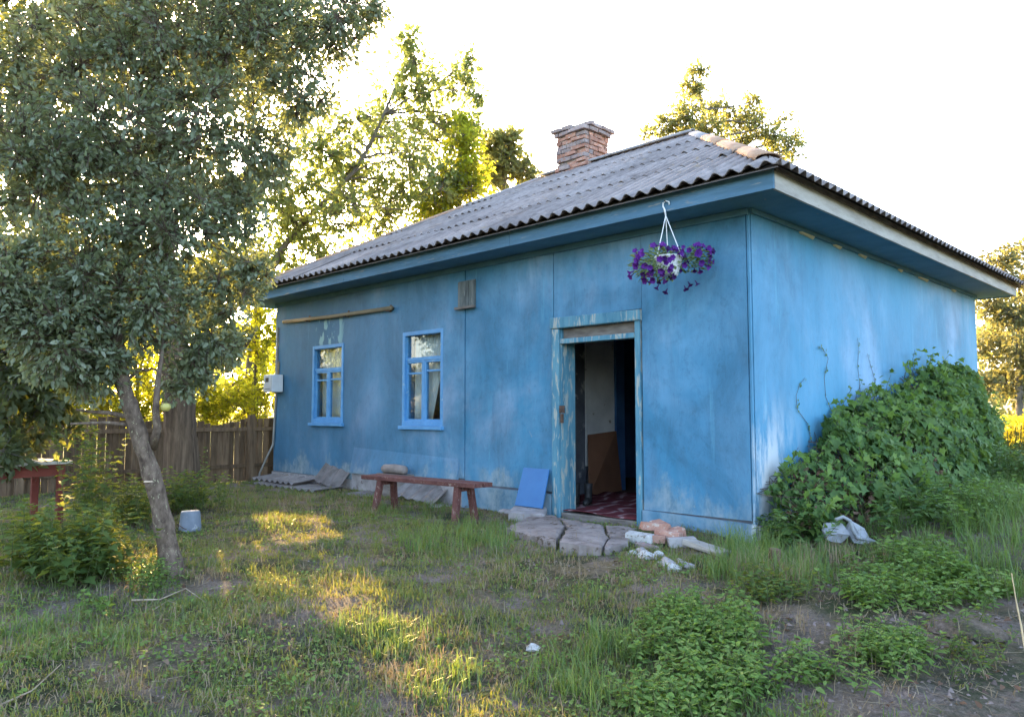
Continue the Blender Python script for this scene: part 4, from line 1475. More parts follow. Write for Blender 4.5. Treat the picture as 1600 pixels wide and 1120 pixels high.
# low dense tree at the left edge, over the table
lb = on_z(-60, 800, -.17)
BL = [(-10, 560, 8.2, 110, 2100), (70, 600, 8.4, 80, 1400), (-60, 420, 8.0, 130, 1800), (60, 470, 8.6, 95, 1500), (20, 660, 8.3, 60, 800), (130, 560, 8.8, 55, 700), (90, 650, 8.7, 45, 420), (10, 715, 8.0, 48, 420)]
tree('elder_tree', 'dense dark leafy tree crowding over the garden table', 'tree', [lb, lb + [0, .1, 1.0], far(-40, 480, 8.1)], [.10, .08, .05], [blob(*a) for a in BL], .105, .5, M['L_dark'], M['bark_grey'], 53, 9, .5, .03, .005, .3, None, 10, (.2, 1.0))

# pale back-lit poplar behind the roof's far end
D3 = 17.6
BP = [(520, 262, 50, 300), (590, 325, 50, 300), (480, 358, 50, 300), (640, 240, 48, 300), (565, 185, 34, 160), (692, 185, 34, 200), (430, 300, 50, 300), (610, 140, 30, 120), (545, 290, 50, 260), (660, 330, 40, 300), (450, 240, 46, 220), (520, 190, 36, 140), (640, 90, 34, 260), (652, 140, 44, 420), (712, 130, 34, 260), (728, 100, 22, 130), (600, 190, 42, 380), (668, 215, 55, 560), (730, 200, 36, 260), (560, 250, 50, 480), (500, 230, 40, 320), (470, 290, 46, 380), (620, 290, 52, 520), (690, 285, 46, 420),
      (535, 330, 50, 480), (455, 345, 44, 400), (500, 395, 40, 340), (560, 395, 28, 160), (440, 410, 38, 330), (600, 350, 30, 200), (455, 190, 36, 240), (745, 150, 18, 80), (640, 60, 18, 70), (395, 300, 50, 420), (385, 390, 44, 360)]
pb = far(390, 640, D3); pb[2] = -.2
tree('poplar_tree', 'airy yellow-green tree with a slanting bough behind the far roof end', 'tree', [pb, far(395, 500, D3), far(430, 400, D3), far(490, 330, D3), far(560, 265, D3), far(600, 180, D3), far(640, 80, D3)], [.15, .12, .08, .06, .045, .03, .015],
     [blob(u, v, D3 + rng.uniform(-.9, .9), r * 1.14, int(n * 2.1)) for u, v, r, n in BP], .115, .62, M['L_pop'], M['bark_grey'], 54, 8, .55, .028, .006, .2, None, 10, (.3, 1.0))

D4 = 19.0
B4 = [(790, 235, 34, 420), (812, 262, 24, 260), (770, 270, 36, 460), (765, 225, 24, 220), (830, 275, 16, 110), (800, 210, 18, 90)]
pb = far(790, 600, D4); pb[2] = -.2
tree('round_tree', 'small grey-green tree rising behind the roof left of the chimney', 'tree', [pb, far(788, 400, D4), far(788, 250, D4)], [.16, .12, .05], [blob(u, v, D4, r, n * 2) for u, v, r, n in B4], .14, .55, M['L_far'], M['bark_grey'], 55, 8, .5, .04, .006, .1)
D5 = 17.0
B5 = [(722, 225, 34, 360), (735, 262, 36, 420), (705, 285, 40, 460), (735, 300, 40, 460), (680, 320, 34, 330), (700, 335, 30, 260), (725, 190, 18, 110)]
pb = far(715, 600, D5); pb[2] = -.2
tree('acacia_tree', 'bright yellow-green bushy tree against the roof behind the airy one', 'tree', [pb, far(715, 400, D5), far(718, 250, D5)], [.14, .10, .05], [blob(u, v, D5, r, n * 2) for u, v, r, n in B5], .12, .5, M['L_hedge'], M['bark_grey'], 56, 8, .5, .04, .006, .1)
D6 = 23.0
B6 = [(1090, 110, 18, 130), (1082, 140, 26, 260), (1072, 180, 36, 420), (1120, 170, 26, 230), (1040, 195, 28, 260), (1105, 205, 38, 420), (1150, 190, 30, 300), (1175, 160, 18, 110), (1180, 195, 32, 320), (1205, 215, 28, 250), (1160, 225, 34, 330), (1235, 230, 22, 140), (1012, 208, 16, 90), (1225, 185, 14, 50), (1245, 212, 14, 60), (1060, 220, 34, 320), (1220, 245, 26, 180)]
pb = far(1120, 640, D6); pb[2] = -.2
tree('walnut_tree', 'loose-topped tree showing above the near roof hip', 'tree', [pb, far(1115, 400, D6), far(1110, 260, D6), far(1095, 150, D6)], [.2, .15, .09, .03], [blob(u, v, D6 + rng.uniform(-.8, .8), r, int(n * 1.9)) for u, v, r, n in B6], .13, .55, M['L_far'], M['bark_grey'], 57, 8, .5, .045, .006, .1)
D7 = 26.0
B7 = [(1565, 420, 34, 420), (1600, 440, 40, 460), (1550, 480, 34, 480), (1590, 500, 44, 700), (1550, 540, 34, 520), (1600, 560, 46, 700), (1560, 590, 40, 560), (1640, 480, 60, 700), (1650, 580, 60, 700), (1590, 610, 36, 420), (1585, 395, 24, 160), (1540, 600, 24, 260), (1545, 400, 16, 60), (1610, 390, 24, 130)]
pb = far(1590, 660, D7); pb[2] = -.2
tree('maple_tree', 'tall autumn-tinted bushy tree beyond the far corner of the side wall', 'tree', [pb, far(1594, 620, D7), far(1590, 520, D7)], [.16, .12, .05], [blob(u, v, D7 + rng.uniform(-1, 1), r, int(n * 1.3)) for u, v, r, n in B7], .17, .55, leaf_mat('maple_leaf', [(.08, .088, .045), (.115, .12, .05), (.15, .14, .06)], (.5, .45, .12), .32, .6, .2), M['bark_grey'], 58, 8, .5, .025, .006, .1)

fw = np.random.default_rng(77)
n = 9000
az = rad(135) + fw.uniform(-rad(46), rad(58), n); dd = fw.uniform(62, 80, n)
hz_ = (6.5 + 3.5 * vnoise(az * 16, az * 0 + 3) + 2 * vnoise(az * 50, az * 0)) * fw.random(n) ** .7
P = np.stack([CAM[0] + dd * np.cos(az), CAM[1] + dd * np.sin(az), hz_ - .3], 1)
ls = fw.uniform(.5, 1.1, n)
V, F = leaves(P, unit(n, fw), unit(n, fw), ls, ls * .8)
kind(np_mesh('distant_wood', V, F, M['L_far']), 'stuff')

# bright bushes beyond the fence
BU = [('lilac_bush', 'bright sunlit bush over the fence next to the meter box', 400, 520, 16.2, [(400, 500, 46), (405, 560, 44), (385, 590, 46), (410, 630, 48), (425, 460, 28), (370, 540, 42), (440, 610, 40), (360, 620, 44), (435, 520, 34)]),
      ('lilac_bush', 'sunlit yellow bush over the fence, right of the thick trunk', 320, 560, 15.4, [(335, 560, 48), (325, 610, 48), (350, 640, 48), (345, 500, 40), (300, 640, 44), (300, 580, 44), (340, 450, 34), (300, 500, 46), (300, 430, 44), (335, 395, 34), (270, 470, 40)]),
      ('lilac_bush', 'glowing bush over the fence, left of the thick trunk', 215, 590, 14.6, [(220, 570, 54), (190, 630, 50), (240, 640, 48), (235, 530, 44), (150, 600, 52), (160, 640, 46), (270, 600, 44), (200, 500, 50), (250, 460, 44), (160, 460, 50), (215, 410, 40)]),
      ('lilac_bush', 'half-shaded bush over the fence above the garden table', 80, 590, 14.0, [(110, 540, 56), (80, 590, 58), (120, 640, 50), (50, 640, 56), (20, 560, 62), (70, 490, 54), (-30, 620, 70), (-60, 540, 80)]),
      ('hazel_bush', 'tall hazel bush far behind the fence and the leaning trunk', 250, 560, 21.0, [(200, 540, 60), (290, 560, 60), (240, 610, 60), (330, 620, 56), (150, 590, 60), (390, 600, 60), (120, 520, 56), (430, 560, 44), (345, 530, 46)]),
      ('hazel_bush', 'dark hazel bush far behind the fence at the left edge', 30, 560, 21.0, [(60, 560, 70), (-20, 560, 80), (40, 620, 70), (-60, 480, 90), (90, 620, 60), (-100, 600, 100)])]
for k, (nm, lab, u, v, dep, bl_) in enumerate(BU):
    pb = far(u, 660, dep); pb[2] = -.18
    tree(nm, lab, 'bush', [pb, far(u, 640, dep), far(u, v, dep)], [.06, .05, .03], [blob(a, b, dep + rng.uniform(-.3, .3), c, int(c * 23)) for a, b, c in bl_], .085, .55, M['L_hedge'], M['bark_grey'], 60 + k, 9, .5, .02, .004, .15, 'bushes beyond the fence')

for k, (x, y, h) in enumerate([(-12.5, -8.5, 5.0), (-13.5, -12.5, 5.5), (-11.0, -15.5, 5.0), (-16.5, -9.5, 5.5), (-14.5, -17.5, 5.5), (-7.5, -17.0, 5.0)]):
    gr_ = np.random.default_rng(200 + k); h *= .55
    bl_ = [(np.array([x, y, 0]) + np.array([gr_.uniform(-1.5, 1.5), gr_.uniform(-1.5, 1.5), h * f]), np.array([1.5, 1.5, 1.2]), 900) for f in (.16, .3, .45, .6, .75, .9)]
    tree('plum_tree', ['bushy plum tree in the garden beside the table, outside the view', 'second bushy plum tree farther along the garden', 'plum tree in the garden away from the house', 'tall plum tree behind the others in the garden', 'tall plum tree at the garden end', 'plum tree standing apart from the others'][k], 'tree', [(x, y, -.3), (x, y, h * .5), (x + .1, y, h * .9)], [.12, .09, .04], bl_, .17, .55, M['L_dark'], M['bark_grey'], 300 + k, 9, .5, .03, .006, .2, 'plum trees in the garden out of view')

# ------------------------------------------------------------------ vine heap on the side wall
vr = np.random.default_rng(71)
prof = np.array([on_x(u, v, .05)[1:] for u, v in ((1186, 772), (1215, 735), (1250, 712), (1282, 665), (1310, 640), (1340, 622), (1375, 615), (1400, 590), (1425, 572), (1465, 572), (1500, 585), (1522, 612))])
ye, he = prof[:, 0], prof[:, 1]
ye = np.concatenate([ye, [8.6, 9.3]]); he = np.concatenate([he, [.5, .0]])


def mound(yv, s):
    """s 0 at the wall top to 1 at the ground, outward in x"""
    h = np.interp(yv, ye, he)
    wdt = np.interp(yv, [.0, .6, 1.2, 3, 6, 8, 9.3], [.5, .78, .88, .84, .64, .30, .1])
    x = wdt * np.sin(s * math.pi / 2) ** 1.15
    gz_ = ground_z(x, yv)
    z = gz_ + (h - gz_) * (np.cos(s * math.pi / 2) ** .9)
    return np.stack([x, yv, z], 1)


vine = thing('vine_heap', 'heap of green climbing vine banked up against the side wall', 'vine', (.7, 4, 0))
# tangle of stems under the leaves
na = 700
yv = vr.uniform(.05, 8.9, na); s0 = vr.uniform(.15, 1, na)
A = mound(yv, s0) * [.86, 1, .88]
B = mound(np.clip(yv + vr.normal(size=na) * .25, .02, 9), np.clip(s0 - vr.uniform(.1, .35, na), 0, 1)) * [.9, 1, .96]
V, F = sticks(A, B, .006, .003)
np_mesh('stems', V, F, M['vine_stem'], vine)
# leaf layers
nl = 17000
yv = vr.uniform(0, 1, nl) ** .8 * 9.0 + .02
s0 = vr.uniform(.0, 1.02, nl)
P = mound(yv, np.clip(s0, 0, 1))
lump = .58 + .56 * vnoise(yv * 1.8, s0 * 4) + .22 * vnoise(yv * 6, s0 * 12)
depthk = 1.06 - .5 * vr.random(nl) ** 2
P[:, 0] = .03 + P[:, 0] * lump * depthk + .03
gzv = ground_z(P[:, 0], P[:, 1])
P[:, 2] = gzv + (P[:, 2] - gzv) * (depthk ** .5) * (.84 + .24 * vnoise(yv * 2.6 + 7, s0 * 4))
hole = (vnoise(yv * 1.5 + 3, s0 * 3.1 + 1) > .78) & (vr.random(nl) < .6)
rag = (s0 < .16) & (vnoise(yv * 5 + 11, s0 * 9) > .40) & (vr.random(nl) < .85)
hole = hole | rag
dead = (yv < 1.3) & (s0 > .15) & (vr.random(nl) < .45) | (np.abs(yv - 2.6) < .5) & (np.abs(s0 - .8) < .12) & (vr.random(nl) < .7)
ok = ~hole & ~dead
Pk = P[ok]; n = len(Pk)
out = np.stack([.55 + 0 * Pk[:, 0], vr.normal(size=n) * .35 - .1, -.75 + vr.normal(size=n) * .3], 1)
nr = np.stack([.8 + 0 * Pk[:, 0], vr.normal(size=n) * .35 - .25, .55 + vr.normal(size=n) * .35], 1)
ls = vr.uniform(.05, .15, n) * (.7 + .5 * vnoise(Pk[:, 1] * 3, Pk[:, 2] * 3))
V, F = leaves(Pk, out + unit(n, vr) * .45, nr + unit(n, vr) * .5, ls, ls * .95, .22, .2, LOBED)
np_mesh('foliage', V, F, M['L_vine'], vine)
# loose shoots standing off the heap
ns_ = 260
ys_ = vr.uniform(.1, 8.4, ns_); ss_ = vr.uniform(.02, .95, ns_)
A = mound(ys_, ss_) * [.92, 1, .97]
B = A + np.stack([vr.uniform(.02, .26, ns_), vr.normal(size=ns_) * .16, vr.uniform(-.02, .30, ns_)], 1)
V, F = sticks(A, B, .004, .002)
kind(np_mesh('shoots', V, F, M['vine_stem'], vine), 'stuff')
k_ = np.repeat(np.arange(ns_), 7)
Ps = A[k_] + (B - A)[k_] * vr.uniform(.2, 1.1, (len(k_), 1)) + vr.normal(size=(len(k_), 3)) * .02
ls = vr.uniform(.03, .10, len(k_))
V, F = leaves(Ps, unit(len(k_), vr) + [.4, -.1, -.3], unit(len(k_), vr) * .6 + [.3, -.1, .7], ls, ls * .9, .22, .2, LOBED)
np_mesh('shoot_leaves', V, F, M['L_weed'], vine)
dm = vr.random(nl) < .8
Pd = P[dead & dm]; n = len(Pd)
ls = vr.uniform(.04, .09, n)
V, F = leaves(Pd * [.9, 1, .92], unit(n, vr) + [0, 0, -.6], unit(n, vr), ls, ls * .6, .5, .4)
np_mesh('dry_leaves', V, F, M['L_dry'], vine)
# runners up the wall
for k, pts in enumerate([[(1310, 680), (1302, 648), (1290, 620), (1288, 590), (1294, 560), (1286, 545), (1278, 541)], [(1346, 660), (1345, 625), (1343, 600), (1340, 570), (1342, 545), (1340, 528)], [(1376, 640), (1368, 612), (1366, 590), (1360, 570), (1355, 552)],
                         [(1268, 690), (1262, 662), (1246, 640), (1244, 618), (1250, 600), (1258, 590)], [(1420, 600), (1426, 580), (1432, 562), (1440, 556)]]):
    W_ = np.array([on_x(u, v, .014) for u, v in pts])
    mb = MB(); mb.tube(W_, np.linspace(.0035, .0015, len(W_)), 5)
    vt = mb.build('runner', M['vine_stem'], vine)
    n = 3 + 3 * len(pts)
    tt = vr.uniform(0, len(W_) - 1, n)
    Pl = np.stack([np.interp(tt, np.arange(len(W_)), W_[:, q]) for q in range(3)], 1) + [.012, 0, 0]
    ls = vr.uniform(.018, .04, n)
    V, F = leaves(Pl, unit(n, vr) * [.3, 1, 1], np.array([1, 0, .3]) + unit(n, vr) * .4, ls, ls * .8)
    kind(np_mesh('leaf', V, F, M['L_vine'], vt), 'stuff')

# broken white basin in front of the heap
wr = np.random.default_rng(5)
pw = on_g(1318, 846) + [0, 0, -.0]
pw = pw + .05 * (CAM - pw) / np.linalg.norm(CAM - pw)
basin = thing('broken_basin', 'broken white plastic basin lying at the foot of the vine heap', 'basin', pw)
def shard(c, pts, thick, name):
    mb = MB()
    n = len(pts)
    P3 = [c + RT * a * .85 - F0 * (b + .05 * math.sin(a * 31 + z * 17)) + UP0 * z * .85 for a, b, z in pts]
    cc = np.mean(P3, 0)
    vs = P3 + [q - (-F0 * thick) * 1 for q in P3] + [cc - F0 * .03]
    fs = [(i, (i + 1) % n, 2 * n) for i in range(n)] + [(i, n + i, n + (i + 1) % n, (i + 1) % n) for i in range(n)]
    mb.add(vs, fs)
    o = mb.build(name, M['basin'], basin)
    return o
shard(pw, [(-.20, .05, .02), (-.06, .12, .0), (.0, .10, .10), (-.03, .02, .20), (-.16, 0, .19), (-.23, 0, .12)], .05, 'side_shard')
shard(pw, [(.08, .03, .0), (.26, .06, -.02), (.24, 0, .14), (.10, -.03, .22), (.05, 0, .12)], .05, 'side_shard')
mb = MB(); mb.tube([pw + RT * a - F0 * .08 + UP0 * z for a, z in ((-.10, .21), (-.03, .235), (.03, .20), (.05, .12), (.09, .05), (.2, .03), (.27, .0))], .017, 8); mb.build('rim', M['basin'], basin, 0, True)

# ------------------------------------------------------------------ weeds and bushes
def weed(name, label, cat, spots, h, leafL, wr_, m, seed, nst=7, group=None, pairs=6, lean=.35):
    r = np.random.default_rng(seed)
    c0 = spots[0]
    t = thing(name, label, cat, np.mean(np.array([s for s in spots]), 0), group)
    LP, LD, LN, LS, A, B = [], [], [], [], [], []
    for p in spots:
        for k in range(nst):
            q = np.array(p) + np.append(r.normal(size=2) * .07, 0)
            q[2] = float(ground_z(q[0], q[1]))
            hh = h * r.uniform(.5, 1.15)
            d = np.append(r.normal(size=2) * lean, 1); d /= np.linalg.norm(d)
            tip = q + d * hh
            tip[2] -= .12 * hh * np.hypot(d[0], d[1])
            A.append(q); B.append(tip)
            np_ = max(2, int(pairs * hh / h))
            for j in range(np_):
                f = .22 + .78 * (j + .4) / np_
                s = q + (tip - q) * f
                a = j * 1.57 + r.uniform(-.5, .5)
                for sgn in (0, math.pi):
                    dd = np.array([math.cos(a + sgn), math.sin(a + sgn), r.uniform(-.25, .45)])
                    L = leafL * r.uniform(.6, 1.15) * (1.05 - .35 * f)
                    LP.append(s + dd * .01); LD.append(dd); LN.append(np.array([0, 0, 1]) + r.normal(size=3) * .25); LS.append(L)
            for sgn in range(3):
                a = r.uniform(0, 6.28)
                LP.append(tip); LD.append(np.array([math.cos(a), math.sin(a), .7])); LN.append(np.array([0, 0, 1.]) + r.normal(size=3) * .3); LS.append(leafL * .5)
    LS = np.array(LS)
    V, F = leaves(np.array(LP), np.array(LD), np.array(LN), LS, LS * wr_, .22, .25, LOBED if wr_ >= .8 else LEAF)
    np_mesh('foliage', V, F, m, t)
    V, F = sticks(np.array(A), np.array(B), .004, .002)
    kind(np_mesh('stems', V, F, M['stem'], t), 'stuff')
    return t


def area(cu, cv, ru, rv, n, seed):
    r = np.random.default_rng(seed)
    out = []
    for _ in range(n):
        a = r.uniform(0, 6.28); k = r.random() ** .5
        out.append(on_g(cu + ru * k * math.cos(a), cv + rv * k * math.sin(a)))
    return out


NW = 'nettle-like weeds in the yard'
weed('weed_patch', 'broad patch of fresh green nettles in the front grass below the doorstep', 'weeds', area(1110, 1035, 95, 70, 62, 1), .17, .065, .55, M['L_weed'], 1, 5, NW, 5)
weed('weed_patch', 'nettles at the bottom edge of the view, nearest the viewer', 'weeds', area(1075, 1110, 90, 26, 26, 2), .15, .06, .55, M['L_weed'], 2, 5, NW, 5)
weed('weed_patch', 'low nettles growing behind the broad nettle patch', 'weeds', area(1075, 975, 60, 26, 22, 3), .16, .06, .55, M['L_weed'], 3, 5, NW, 5)
weed('weed_patch', 'small pale-green nettle clump alone on the bare soil', 'weeds', area(1395, 1030, 45, 26, 20, 4), .17, .06, .55, M['L_weed'], 4, 5, NW, 5)
weed('weed_patch', 'long row of leafy weeds between the vine heap and the earth heap', 'weeds', area(1440, 925, 120, 34, 60, 5), .17, .07, .6, M['L_weed'], 5, 5, NW, 5)
weed('weed_patch', 'sparse leafy weeds between the broad patch and the bare soil', 'weeds', area(1255, 1060, 60, 28, 14, 6), .13, .06, .55, M['L_weed'], 6, 4, NW, 4)
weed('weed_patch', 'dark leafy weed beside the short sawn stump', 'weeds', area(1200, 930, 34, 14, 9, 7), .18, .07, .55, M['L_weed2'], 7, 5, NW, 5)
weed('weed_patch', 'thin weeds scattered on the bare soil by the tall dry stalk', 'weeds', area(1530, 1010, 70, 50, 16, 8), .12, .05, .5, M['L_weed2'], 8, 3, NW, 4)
weed('weed_patch', 'leafy weeds under the foot of the vine heap, around the broken basin', 'weeds', area(1440, 850, 60, 20, 26, 9), .22, .08, .65, M['L_weed'], 9, 5, NW, 5)
weed('weed_patch', 'leafy weeds among the tall grass at the right-hand end of the vine heap', 'weeds', area(1500, 800, 90, 26, 40, 29), .3, .085, .62, M['L_weed'], 29, 5, NW, 6)
weed('weed_patch', 'broad-leaved weeds mixing into the foot of the vine heap', 'weeds', [on_g(u, v) for u, v in ((1235, 852), (1262, 846), (1290, 838), (1360, 822), (1390, 815), (1420, 806), (1450, 798), (1480, 790), (1510, 778), (1375, 828), (1405, 822), (1440, 812), (1470, 806), (1250, 860), (1225, 846))], .34, .11, .85, M['L_vine'], 39, 5, NW, 6)
weed('weed_patch', 'weeds at the house corner below the vine heap', 'weeds', area(1215, 830, 34, 24, 16, 10), .3, .09, .7, M['L_vine'], 10, 5, NW, 5)
weed('weed_patch', 'tall green weeds banked beyond the far end of the side wall', 'weeds', area(1585, 745, 50, 20, 40, 11), .5, .10, .6, M['L_vine'], 11, 6, NW, 7)
BG = 'leafy bushes under the apple tree'
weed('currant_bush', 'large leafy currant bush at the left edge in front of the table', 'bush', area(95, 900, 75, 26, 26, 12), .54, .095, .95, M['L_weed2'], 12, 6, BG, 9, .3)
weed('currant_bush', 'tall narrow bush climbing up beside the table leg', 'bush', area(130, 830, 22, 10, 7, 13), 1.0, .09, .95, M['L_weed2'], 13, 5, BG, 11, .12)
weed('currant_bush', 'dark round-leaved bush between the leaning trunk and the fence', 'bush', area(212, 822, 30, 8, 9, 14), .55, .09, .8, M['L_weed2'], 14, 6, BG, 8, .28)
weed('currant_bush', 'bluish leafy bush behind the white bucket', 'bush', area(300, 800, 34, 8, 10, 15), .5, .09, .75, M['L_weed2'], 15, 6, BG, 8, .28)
weed('currant_bush', 'lit low seedlings beside the foot of the leaning trunk', 'bush', area(225, 912, 30, 18, 12, 16), .2, .05, .6, M['L_weed'], 16, 5, BG, 5, .3)
weed('currant_bush', 'lone bright seedling in the grass below the currant bush', 'bush', area(158, 965, 10, 8, 2, 17), .16, .07, .8, M['L_weed'], 17, 3, BG, 4, .3)
weed('currant_bush', 'slender sapling in front of the fence right of the thick trunk', 'bush', area(316, 772, 8, 3, 2, 18), .85, .08, .7, M['L_weed'], 18, 2, BG, 9, .06)
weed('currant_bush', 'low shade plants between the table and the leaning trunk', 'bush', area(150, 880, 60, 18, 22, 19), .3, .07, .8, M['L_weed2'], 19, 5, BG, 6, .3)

# yellow flower field beyond the far corner
yr = np.random.default_rng(91)
fy = far(1580, 690, 15.5)
n = 5200
q = np.stack([fy[0] + yr.normal(size=n) * 1.4 + .6, fy[1] + yr.uniform(-1.5, 4, n), yr.uniform(0, 1, n)], 1)
hh = .95 + .25 * vnoise(q[:, 0] * 2, q[:, 1] * 2)
P = np.stack([q[:, 0], q[:, 1], ground_z(q[:, 0], q[:, 1]) + hh * (1 - .38 * q[:, 2] ** 2)], 1)
V, F = leaves(P, unit(n, yr) + [0, 0, .3], unit(n, yr) + [0, 0, .5], yr.uniform(.06, .11, n), .07)
G0 = P.copy(); G0[:, 2] = ground_z(P[:, 0], P[:, 1])
sel = yr.random(n) < .5
V2, F2 = sticks(G0[sel], P[sel], .006, .004)
mi = np.concatenate([np.zeros(len(F), int), np.ones(len(F2), int)])
kind(np_mesh('yellow_flowers', np.concatenate([V, V2]), np.concatenate([F, F2 + len(V)]), [M['yellow_petal'], M['stem']], None, False, mi), 'stuff')

# ------------------------------------------------------------------ grass
gr = np.random.default_rng(101)
bare = [(on_g(u, v), r, k) for u, v, r, k in ((905, 895, .42, .98), (1300, 960, .75, .97), (1450, 1065, 1.0, .96), (1570, 960, .9, .96), (1180, 935, .4, .9), (1420, 960, .8, .95), (1340, 1060, .35, .85), (1085, 920, .4, .6), (320, 905, .28, .95), (250, 1020, .35, .6), (660, 1080, .35, .55), (740, 1000, .3, .4),
                                           (430, 830, .6, .5), (560, 960, .25, .4), (1180, 1000, .25, .7), (930, 880, .4, .9), (1500, 900, .3, .5), (180, 1060, .4, .5), (870, 1080, .3, .5), (520, 800, .5, .5))]


def cover(x, y):
    k = .55 + .75 * (vnoise(x * .9 + 20, y * .9) - .25)
    k = k * (.55 + .9 * vnoise(x * 2.7, y * 2.7 + 8))
    for p, r, s in bare:
        d = np.hypot(x - p[0], y - p[1]) / r
        k = k * (1 - s * np.clip(1.5 - d, 0, 1))
    k = np.where((x < .05) & (y > -.05), 0, k)
    c = STEP.mean(0)
    k = np.where(np.hypot((x - c[0]), (y - c[1])) < .52, 0, k)
    return np.clip(k, 0, 1)


def yard_points(n, r0=1.4, r1=16, ang=52, pw=1.0):
    a = rad(135) + gr.uniform(-rad(ang), rad(ang), n)
    u = gr.random(n)
    r = (r0 ** (1 / pw) + u * (r1 ** (1 / pw) - r0 ** (1 / pw))) ** pw
    return CAM[0] + r * np.cos(a), CAM[1] + r * np.sin(a), r


def blades(P, H, Wd, lean, flat=0.0, rg=gr):
    n = len(P)
    a = rg.uniform(0, 2 * math.pi, n)
    d = np.stack([np.cos(a), np.sin(a), np.zeros(n)], 1)
    x = np.stack([-np.sin(a), np.cos(a), np.zeros(n)], 1)
    H = H[:, None]; Wd = Wd[:, None]; ln = lean[:, None]
    up = np.array([0, 0, 1.0])
    V = np.empty((n, 5, 3))
    V[:, 0] = P - x * Wd / 2; V[:, 1] = P + x * Wd / 2
    m = P + up * H * .55 * np.sqrt(np.clip(1 - ln ** 2 * .4, .05, 1)) + d * H * ln * .35
    V[:, 2] = m + x * Wd * .4; V[:, 3] = m - x * Wd * .4
    V[:, 4] = P + up * H * np.sqrt(np.clip(1 - ln ** 2, .02, 1)) * .95 + d * H * ln
    i = np.arange(n)[:, None] * 5
    return V.reshape(-1, 3), i + [0, 1, 2, 3], i + [3, 2, 4]


def grass_object(name, n_t, per, hmin, hmax, wmin, wmax, lean, m, thr, spread=.035, r1=16, pw=1.3, filt=None):
    x, y, r = yard_points(n_t, 1.4, r1, 52, pw)
    c = cover(x, y) if filt is None else filt(x, y)
    ok = gr.random(n_t) < c * thr
    x, y, r, c = x[ok], y[ok], r[ok], c[ok]
    k = np.repeat(np.arange(len(x)), per)
    px = x[k] + gr.normal(size=len(k)) * spread; py = y[k] + gr.normal(size=len(k)) * spread
    keep = ~((px < .04) & (py > -.04))
    px, py, k = px[keep], py[keep], k[keep]
    P = np.stack([px, py, ground_z(px, py) - .006], 1)
    n = len(P)
    hs = gr.uniform(hmin, hmax, n) * (.6 + .8 * vnoise(px * 1.9 + 4, py * 1.9)) * (.75 + .5 * gr.random(len(x)))[k]
    V, F4, F3 = blades(P, hs, gr.uniform(wmin, wmax, n) * (1 + .06 * r[k]), np.clip(lean + gr.normal(size=n) * .3, 0, .97))
    print(name, n)
    return kind(np_mesh(name, V, [F4, F3], m), 'stuff')


grass_object('grass', 28000, 13, .03, .085, .0035, .0065, .74, M['grass'], 1.25)
grass_object('dry_grass', 10000, 7, .05, .14, .0022, .004, .95, M['dead'], 1.0, .06, 13, 1.4, lambda x, y: np.where((x < .04) & (y > -.04) | (np.hypot(x - STEP.mean(0)[0], y - STEP.mean(0)[1]) < .5), 0, .12 + .75 * (.25 + vnoise(x * 1.3 + 30, y * 1.3)) * (1 - .55 * np.clip((x - .6) / 1.2, 0, 1))))


n = 90000
x, y, r = yard_points(n, 1.4, 13, 52, 1.35)
m_ = (vnoise(x * 1.2 + 40, y * 1.2) * .6 + vnoise(x * 4 + 3, y * 4) * .4)
ok = (gr.random(n) < np.clip((m_ - .40) * 3.2, 0, .9)) & (cover(x, y) > .12)
x, y = x[ok], y[ok]; n = len(x)
P = np.stack([x, y, ground_z(x, y) + gr.uniform(.005, .045, n)], 1)
ls = gr.uniform(.014, .036, n)
V, F = leaves(P, unit(n, gr) * [1, 1, .35], unit(n, gr) * .45 + [0, 0, 1], ls, ls * .75)
print('clover', n)
kind(np_mesh('ground_weeds', V, F, M['L_weed'], None), 'stuff')
n = 42000
x, y, r = yard_points(n, 1.4, 9, 52, 1.3)
ok = (gr.random(n) < np.clip(1.25 - cover(x, y) * 1.5, .05, 1)) & ~((x < .06) & (y > -.06))
x, y = x[ok], y[ok]; n = len(x)
P = np.stack([x, y, ground_z(x, y)], 1)
rr = .003 + .016 * gr.random(n)[:, None][:, 0] ** 2.5
rr = rr[:, None] * gr.uniform(.5, 1.3, (n, 1))
tet = np.array([(1, 0, -.3), (-.5, .87, -.3), (-.5, -.87, -.3), (.1, .05, .7)])
V = np.empty((n, 4, 3))
for k in range(4):
    V[:, k] = P + (tet[k] + gr.normal(size=(n, 3)) * .3) * rr
i = np.arange(n)[:, None] * 4
kind(np_mesh('soil_clods', V.reshape(-1, 3), np.concatenate([i + [0, 1, 3], i + [1, 2, 3], i + [2, 0, 3]]), M['clod']), 'stuff')
n = 15000
x, y, r = yard_points(n, 1.4, 11, 52, 1.3)
ok = (gr.random(n) < np.clip(1.1 - cover(x, y), .1, 1)) & ~((x < .06) & (y > -.06))
x, y = x[ok], y[ok]; n = len(x)
A = np.stack([x, y, ground_z(x, y) + gr.uniform(.002, .02, n)], 1)
a = gr.uniform(0, 6.28, n); L_ = gr.uniform(.02, .14, n)
B = A + np.stack([np.cos(a) * L_, np.sin(a) * L_, gr.normal(size=n) * .012], 1)
V, F = sticks(A, B, .0016, .0009)
kind(np_mesh('straw_litter', V, F, M['litter']), 'stuff')

n = 2600
x, y, r = yard_points(n, 1.4, 11, 50, 1.3)
ok = ~((x < .06) & (y > -.06))
x, y = x[ok], y[ok]; n = len(x)
P = np.stack([x, y, ground_z(x, y) + gr.uniform(.008, .03, n)], 1)
ls = gr.uniform(.02, .055, n)
V, F = leaves(P, unit(n, gr) * [1, 1, .25], unit(n, gr) * .5 + [0, 0, 1], ls, ls * .6, .5, .3)
kind(np_mesh('fallen_leaves', V, F, M['L_dry']), 'stuff')


